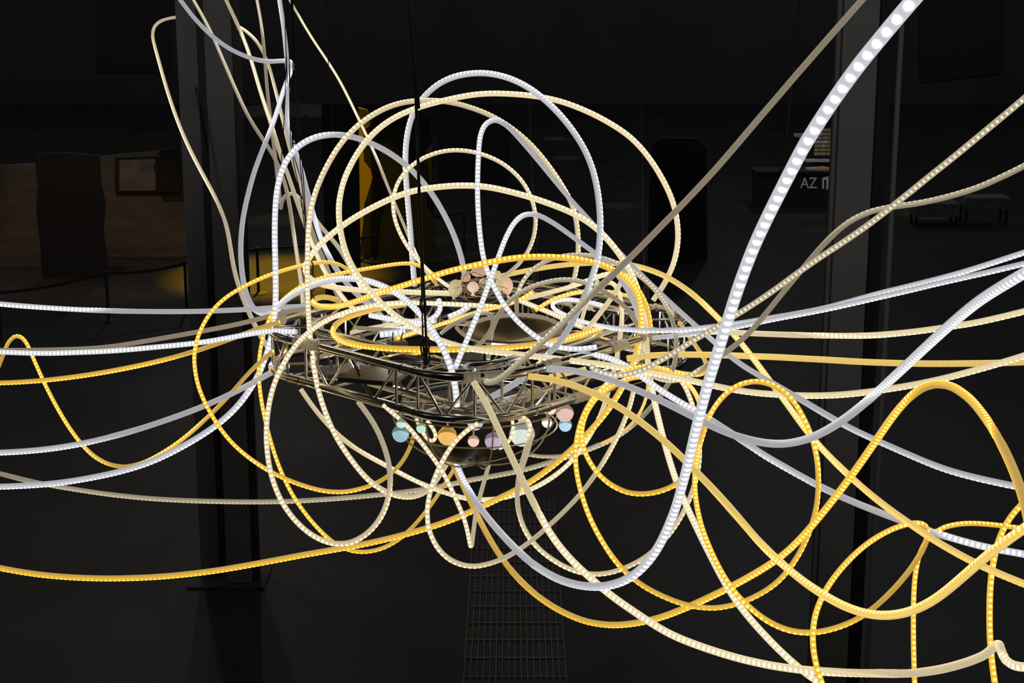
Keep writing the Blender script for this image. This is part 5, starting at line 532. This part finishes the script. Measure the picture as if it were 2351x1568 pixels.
_ = board('display_board', 'tall plain black board left of the yellow board', [(-3.417, 31.179, -0.123), (-3.399, 31.179, 3.598), (-2.746, 31.179, 3.598), (-2.770, 31.179, -0.123)], BLACKB, 0.06, True)
_ = board('display_board', 'wide grey board far behind the white hanging tube', [(-9.236, 60.000, -0.474), (-9.206, 60.000, 0.334), (-8.004, 60.000, 0.498), (-6.542, 60.000, 0.423), (-6.565, 60.000, -0.474)], BROWN, 0.05, True)
_ = board('display_board', 'yellow board with a ragged edge behind the arches', [(-3.189, 34.822, -0.818), (-3.075, 34.822, 0.361), (-3.023, 34.822, 0.720), (-2.988, 34.822, 1.166), (-2.894, 34.822, 1.432), (-2.810, 34.822, 1.715), (-2.842, 34.822, 1.856), (-2.970, 34.822, 2.032), (-2.981, 34.822, 2.313), (-2.957, 34.822, 2.662), (-2.842, 34.822, 2.767), (-2.829, 34.822, 2.941), (-2.896, 34.822, 3.079), (-3.086, 34.822, 3.131), (-3.080, 34.822, 1.786)], YELLB, 0.06, True)
_ = board('display_board', 'black standing cutout behind the arches', [(-3.041, 35.122, -0.243), (-3.049, 35.122, 0.665), (-2.978, 35.122, 1.115), (-2.843, 35.122, 1.652), (-2.910, 35.122, 1.830), (-3.013, 35.122, 2.007), (-2.965, 35.122, 2.625), (-2.839, 35.122, 2.757), (-2.761, 35.122, 3.150), (-2.366, 35.122, 3.220), (-1.661, 35.122, 2.958), (-1.615, 35.122, 2.361), (-1.766, 35.122, 2.228), (-1.819, 35.122, 1.473), (-1.771, 35.122, 1.115), (-1.579, 35.122, 0.801), (-1.572, 35.122, -0.243)], BLACKB, 0.06, True)
_ = board('display_board', 'narrow yellow board seen right of the hoist cable', [(-1.732, 36.022, 1.925), (-1.747, 36.022, 2.197), (-1.671, 36.022, 2.513), (-1.677, 36.022, 2.015), (-1.665, 36.022, 1.423), (-1.720, 36.022, 1.423), (-1.785, 36.022, 2.061)], YELLB, 0.06, True)
carved = board('display_board', 'dark carved panel behind the right of the ring', [(2.772, 34.822, -0.000), (2.762, 34.822, 1.432), (2.831, 34.822, 2.400), (3.003, 34.822, 2.523), (3.701, 34.822, 2.505), (3.898, 34.822, 2.313), (3.978, 34.822, -0.000)], BLACKB, 0.08, True)
for q in [[(3.205, 34.802, 2.447), (3.195, 34.802, 2.416), (3.170, 34.802, 2.391), (3.134, 34.802, 2.373), (3.093, 34.802, 2.365), (3.051, 34.802, 2.365), (3.013, 34.802, 2.375), (2.984, 34.802, 2.391), (2.966, 34.802, 2.412), (2.960, 34.802, 2.434), (2.967, 34.802, 2.456), (2.984, 34.802, 2.475), (3.010, 34.802, 2.489), (3.040, 34.802, 2.497), (3.072, 34.802, 2.499), (3.101, 34.802, 2.494), (3.125, 34.802, 2.486), (3.142, 34.802, 2.474), (3.151, 34.802, 2.460), (3.152, 34.802, 2.448), (3.147, 34.802, 2.437), (3.138, 34.802, 2.429)], [(2.897, 34.802, 1.612), (2.892, 34.802, 1.594), (2.878, 34.802, 1.578), (2.857, 34.802, 1.568), (2.833, 34.802, 1.562), (2.809, 34.802, 1.563), (2.787, 34.802, 1.568), (2.770, 34.802, 1.578), (2.760, 34.802, 1.591), (2.758, 34.802, 1.605), (2.763, 34.802, 1.618), (2.775, 34.802, 1.629), (2.791, 34.802, 1.638), (2.811, 34.802, 1.643), (2.830, 34.802, 1.644), (2.849, 34.802, 1.641), (2.864, 34.802, 1.636), (2.876, 34.802, 1.628), (2.882, 34.802, 1.620), (2.884, 34.802, 1.613), (2.882, 34.802, 1.606), (2.877, 34.802, 1.602)], [(3.381, 34.802, 0.499), (3.371, 34.802, 0.468), (3.346, 34.802, 0.442), (3.309, 34.802, 0.424), (3.267, 34.802, 0.415), (3.225, 34.802, 0.416), (3.187, 34.802, 0.425), (3.157, 34.802, 0.442), (3.138, 34.802, 0.463), (3.133, 34.802, 0.487), (3.139, 34.802, 0.509), (3.157, 34.802, 0.528), (3.183, 34.802, 0.543), (3.214, 34.802, 0.551), (3.246, 34.802, 0.552), (3.275, 34.802, 0.548), (3.299, 34.802, 0.539), (3.317, 34.802, 0.527), (3.326, 34.802, 0.513), (3.327, 34.802, 0.500), (3.322, 34.802, 0.489), (3.313, 34.802, 0.481)], [(3.818, 34.802, 0.678), (3.808, 34.802, 0.647), (3.783, 34.802, 0.621), (3.747, 34.802, 0.603), (3.705, 34.802, 0.594), (3.662, 34.802, 0.595), (3.624, 34.802, 0.605), (3.594, 34.802, 0.621), (3.576, 34.802, 0.643), (3.570, 34.802, 0.666), (3.577, 34.802, 0.688), (3.594, 34.802, 0.708), (3.620, 34.802, 0.722), (3.651, 34.802, 0.730), (3.683, 34.802, 0.732), (3.712, 34.802, 0.727), (3.736, 34.802, 0.718), (3.754, 34.802, 0.706), (3.763, 34.802, 0.692), (3.764, 34.802, 0.679), (3.760, 34.802, 0.669), (3.750, 34.802, 0.661)], [(3.651, 34.802, 0.139), (3.645, 34.802, 0.117), (3.628, 34.802, 0.099), (3.603, 34.802, 0.086), (3.575, 34.802, 0.080), (3.545, 34.802, 0.081), (3.519, 34.802, 0.087), (3.499, 34.802, 0.099), (3.487, 34.802, 0.114), (3.484, 34.802, 0.131), (3.489, 34.802, 0.146), (3.502, 34.802, 0.160), (3.521, 34.802, 0.170), (3.544, 34.802, 0.176), (3.567, 34.802, 0.177), (3.588, 34.802, 0.174), (3.606, 34.802, 0.167), (3.619, 34.802, 0.159), (3.626, 34.802, 0.149), (3.628, 34.802, 0.140), (3.625, 34.802, 0.132), (3.619, 34.802, 0.127)]]:
    b = MB(); b.tube(q, .012, 6); b.build("carving", plain("carving_wood", (.05, .05, .05), .4), carved)
_ = board('wall_banner', 'black banner high on the back wall at left', [(-15.125, 63.940, 1.177), (-14.861, 63.940, 4.672), (-12.263, 63.940, 4.672), (-12.428, 63.940, 1.177)], BLACKB, 0.05, False)
_ = board('wall_banner', 'black banner high on the back wall at right', [(14.877, 63.940, 0.783), (14.595, 63.940, 4.672), (17.678, 63.940, 4.672), (17.809, 63.940, 1.130)], BLACKB, 0.05, False)
desk = empty('reception_desk', (7.169, 41.675, 0), 'dark reception desk lettered AZ beside the right column', 'desk')
b = MB(); b.box((7.169, 41.675, 0.420), (2.661, .7, 0.840)); b.build('front', plain('desk_dark', (.035, .035, .037), .5), desk, False)
b = MB(); b.box((7.169, 41.675, 0.860), (2.741, .8, .04)); b.build('top', BLACKB, desk, False)
def lettering(name, txt, loc, size, parent, mat, flip=False):
    cu = bpy.data.curves.new('text', 'FONT'); cu.body = txt; cu.size = size; cu.extrude = .004; cu.space_character = 1.1
    o = bpy.data.objects.new('text', cu); C.objects.link(o)
    me = bpy.data.meshes.new_from_object(o.evaluated_get(bpy.context.evaluated_depsgraph_get())); bpy.data.objects.remove(o)
    n = bpy.data.objects.new(name, me); C.objects.link(n); me.materials.clear(); me.materials.append(mat)
    n.rotation_euler = (math.pi / 2, 0, 0); n.parent = parent; n.location = V(loc) - parent.location
    n.scale = (.84, 1, 1)
    return n
for k, ch in enumerate('AZ'): lettering('letter', ch, (6.889 + k * 0.198, 41.305, 0.479), 0.373, desk, WHITEP)
b = MB()
for q in [[(7.409, 41.305, 0.731), (7.574, 41.305, 0.762), (7.575, 41.305, 0.500), (7.547, 41.305, 0.437), (7.515, 41.305, 0.458), (7.515, 41.305, 0.689), (7.453, 41.305, 0.679), (7.462, 41.305, 0.469), (7.421, 41.305, 0.458)]]: b.plate(q, (0, .02, 0))
b.build('emblem', WHITEP, desk, False)
e = empty('leaflet_stack', (7.325, 41.625, 0.885), 'stack of tan leaflets on the lettered desk', 'leaflets')
for k in range(3):
    b = MB(); b.box(V((7.325, 41.625, 0.885)) + V((k * .16 - .16, 0, .02)), (.2, .28, .03 + .02 * k), k * .3); b.build('leaflet', PAPER, e, False)
rack = empty('leaflet_rack', (8.892, 47.275, 0), 'rack of tan leaflets behind the desk left of the right column', 'rack')
b = MB(); b.box((8.892, 47.325, 0.591), (1.351, .06, 1.182)); b.build('back', BLACKB, rack, False)
random.seed(9)
for i in range(7):
    x = 8.217
    while x < 9.268:
        w_ = random.uniform(.07, .22)
        if random.random() < .8:
            b = MB(); b.box((x + w_ / 2, 47.275, 0.482 + i * 0.108), (w_ * .9, .02, 0.081)); b.build('leaflet', PAPER if random.random() < .6 else WHITEP, rack, False)
        x += w_
b = MB(); b.box((8.792, 47.175, 0.315), (1.651, .3, .05)); b.build('shelf', WHITEP, rack, False)
e = empty('wooden_stand', (7.919, 47.775, 0), 'small tan wooden stand beside the leaflet rack', 'stand')
b = MB(); b.box((7.919, 47.775, 0.453), (.05, .05, 0.905)); b.build('post', PAPER, e, False)
b = MB(); b.box((7.899, 47.775, 0.929), (.3, .2, .08)); b.build('top', PAPER, e, False)
e = empty('display_case', (9.589, 39.111, 0), 'low dark display case at far right', 'display case')
b = MB(); b.box((9.589, 39.111, 0.368), (1.013, .6, 0.298)); b.build('case', GREYP, e, False)
for kx in (-1, 1):
    for ky in (-.25, .25):
        b = MB(); b.box((9.589 + kx * 0.457, 39.111 + ky, 0.110), (.05, .05, 0.219)); b.build('leg', BLACKB, e, False)
e = empty('display_case', (10.709, 39.111, 0), 'second low dark display case near the right edge', 'display case')
b = MB(); b.box((10.709, 39.111, 0.512), (1.012, .6, 0.268)); b.build('case', GREYP, e, False)
for kx in (-1, 1):
    for ky in (-.25, .25):
        b = MB(); b.box((10.709 + kx * 0.456, 39.111 + ky, 0.189), (.05, .05, 0.378)); b.build('leg', BLACKB, e, False)
glass = empty('reflection_board', (-1.039, 45.335, 0), 'dark panel with painted reflection of lettering behind the arches', 'panel')
b = MB(); b.box((-0.989, 45.335, 0.850), (1.900, .05, 1.699)); b.build('panel', BLACKB, glass, False)
for k, ch in enumerate('I SZA-EIN'): 
    if ch != ' ': lettering('letter', ch, (-1.739 + k * .17, 45.295, 1.292), .28, glass, plain('faint_reflection', (.07, .07, .07), .6))  # dim letters paint the reflection of writing in dark glass
# ---------------------------------------------------------------- light and camera
w = bpy.data.worlds.new('World'); S.world = w; w.use_nodes = True
w.node_tree.nodes['Background'].inputs[0].default_value = (.95, .97, 1, 1); w.node_tree.nodes['Background'].inputs[1].default_value = .002
def spot(name, loc, target, power, col, size, blend=.4, rad=.1):  # spots are unseen, no fixtures are modelled for them
    l = bpy.data.lights.new(name, 'SPOT'); l.energy = power; l.color = col; l.spot_size = math.radians(size); l.spot_blend = blend; l.shadow_soft_size = rad
    o = bpy.data.objects.new(name, l); C.objects.link(o); o.location = loc
    o.rotation_euler = (V(target) - V(loc)).to_track_quat('-Z', 'Y').to_euler(); return o
for ix in range(4):  # unseen grid of added point lights, ambient level for the hall
    for iy in range(4):
        l = bpy.data.lights.new('hall_fill', 'POINT'); l.energy = 120 if iy < 2 else 270; l.color = (.97, .98, 1); l.shadow_soft_size = .35
        o = bpy.data.objects.new('hall_fill', l); C.objects.link(o); o.location = (-24 + 16 * ix, 3 + 17 * iy, 15)
spot('unseen_spot', (-3.35, 18.22, 13.00), (-3.353, 18.719, 0.000), 380, (1, 0.7, 0.42), 46, 0.12)
spot('unseen_spot', (-4.07, 36.44, 13.00), (-4.570, 33.438, 0.000), 26000, (1, 0.56, 0.0012), 21, 0.8)  # added yellow spot, stands in for the lit boards reflected in the floor
spot('unseen_spot', (-7.96, 29.82, 8.00), (-3.111, 34.822, 1.609), 1000, (1, 0.7, 0.03), 14, 0.6)  # spot added to brighten the yellow boards
spot('unseen_spot', (-9.00, 28.11, 13.00), (-8.000, 33.108, 0.800), 1100, (1, 0.7, 0.48), 26, 0.5)
spot('unseen_spot', (10.00, 35.28, 12.00), (6.839, 41.675, 0.800), 350, (1, 0.95, 0.9), 20, 0.5)
spot('unseen_spot', (-3.00, 24.97, 13.00), (-2.692, 24.968, 0.000), 500, (1, 0.75, 0.5), 30, 0.5)
spot('unseen_spot', (1.35, 55.23, 12.00), (1.351, 54.230, 0.000), 1100, (1, 0.97, 0.9), 5, 0.9)  # added narrow spot, its pool imitates a far floor glint
spot('unseen_spot', (1.56, 50.95, 12.00), (1.561, 49.949, 0.000), 880, (1, 0.97, 0.9), 5, 0.9)  # another added pool imitating a floor glint
spot('unseen_spot', (2.55, 42.65, 12.00), (2.553, 41.652, 0.000), 770, (1, 0.93, 0.85), 6, 0.9)  # added pool in place of a nearer floor glint
spot('unseen_spot', (-5.38, 40.66, 12.00), (-5.378, 39.658, -0.000), 1100, (1, 0.72, 0.4), 10, 0.9)  # added pool imitating the brown floor streak
spot('unseen_spot', (6.87, 39.43, 12.00), (6.865, 38.428, 0.000), 660, (1, 0.85, 0.65), 4, 0.9)  # small warm glint made by an added spot
spot('unseen_spot', (9.79, 41.54, 12.00), (9.791, 40.541, 0.000), 1320, (1, 0.82, 0.62), 9, 0.9)  # spot added for the brown floor patch by the display case
spot('unseen_spot', (5.50, 53.99, 12.00), (5.504, 52.994, 0.000), 572, (1, 0.97, 0.9), 6, 0.9)  # added pool imitating a glint right of centre
spot('unseen_spot', (-1.50, 9.00, 14.00), (-3.100, 17.400, 7.200), 480, (1, 1, 1), 26, 0.8)  # added spot, lightens only the upper left column
spot('unseen_spot', (1.00, 7.00, 14.00), (2.800, 14.200, 5.800), 520, (1, 1, 1), 30, 0.8)  # added spot for the upper part of the right column
l = bpy.data.lights.new('truss_fill', 'POINT'); l.energy = 4; l.color = (1, .93, .82); l.shadow_soft_size = .08  # added point lights from here on brighten the truss interior
o = bpy.data.objects.new('truss_fill', l); C.objects.link(o); o.location = (-0.736, 10.390, 4.389)
l = bpy.data.lights.new('truss_fill', 'POINT'); l.energy = 4; l.color = (1, .93, .82); l.shadow_soft_size = .08
o = bpy.data.objects.new('truss_fill', l); C.objects.link(o); o.location = (-0.067, 10.278, 4.403)
l = bpy.data.lights.new('truss_fill', 'POINT'); l.energy = 4; l.color = (1, .93, .82); l.shadow_soft_size = .08
o = bpy.data.objects.new('truss_fill', l); C.objects.link(o); o.location = (0.606, 10.509, 4.416)
cam = bpy.data.cameras.new('camera'); cam.sensor_width = 36; cam.lens = 4000 * 36 / 2351; cam.clip_end = 300
co = bpy.data.objects.new('camera', cam); C.objects.link(co); co.location = (0, 0, 7); co.rotation_euler = (math.radians(76), 0, 0)
S.camera = co
S.view_settings.view_transform = 'Standard'; S.view_settings.look = 'None'; S.view_settings.gamma = 1; S.view_settings.exposure = 0
S.view_settings.use_curve_mapping = False
S.cycles.max_bounces = 5; S.cycles.diffuse_bounces = 2; S.cycles.glossy_bounces = 4; S.cycles.use_denoising = True
S.cycles.sample_clamp_indirect = 4; S.cycles.caustics_reflective = False; S.cycles.caustics_refractive = False
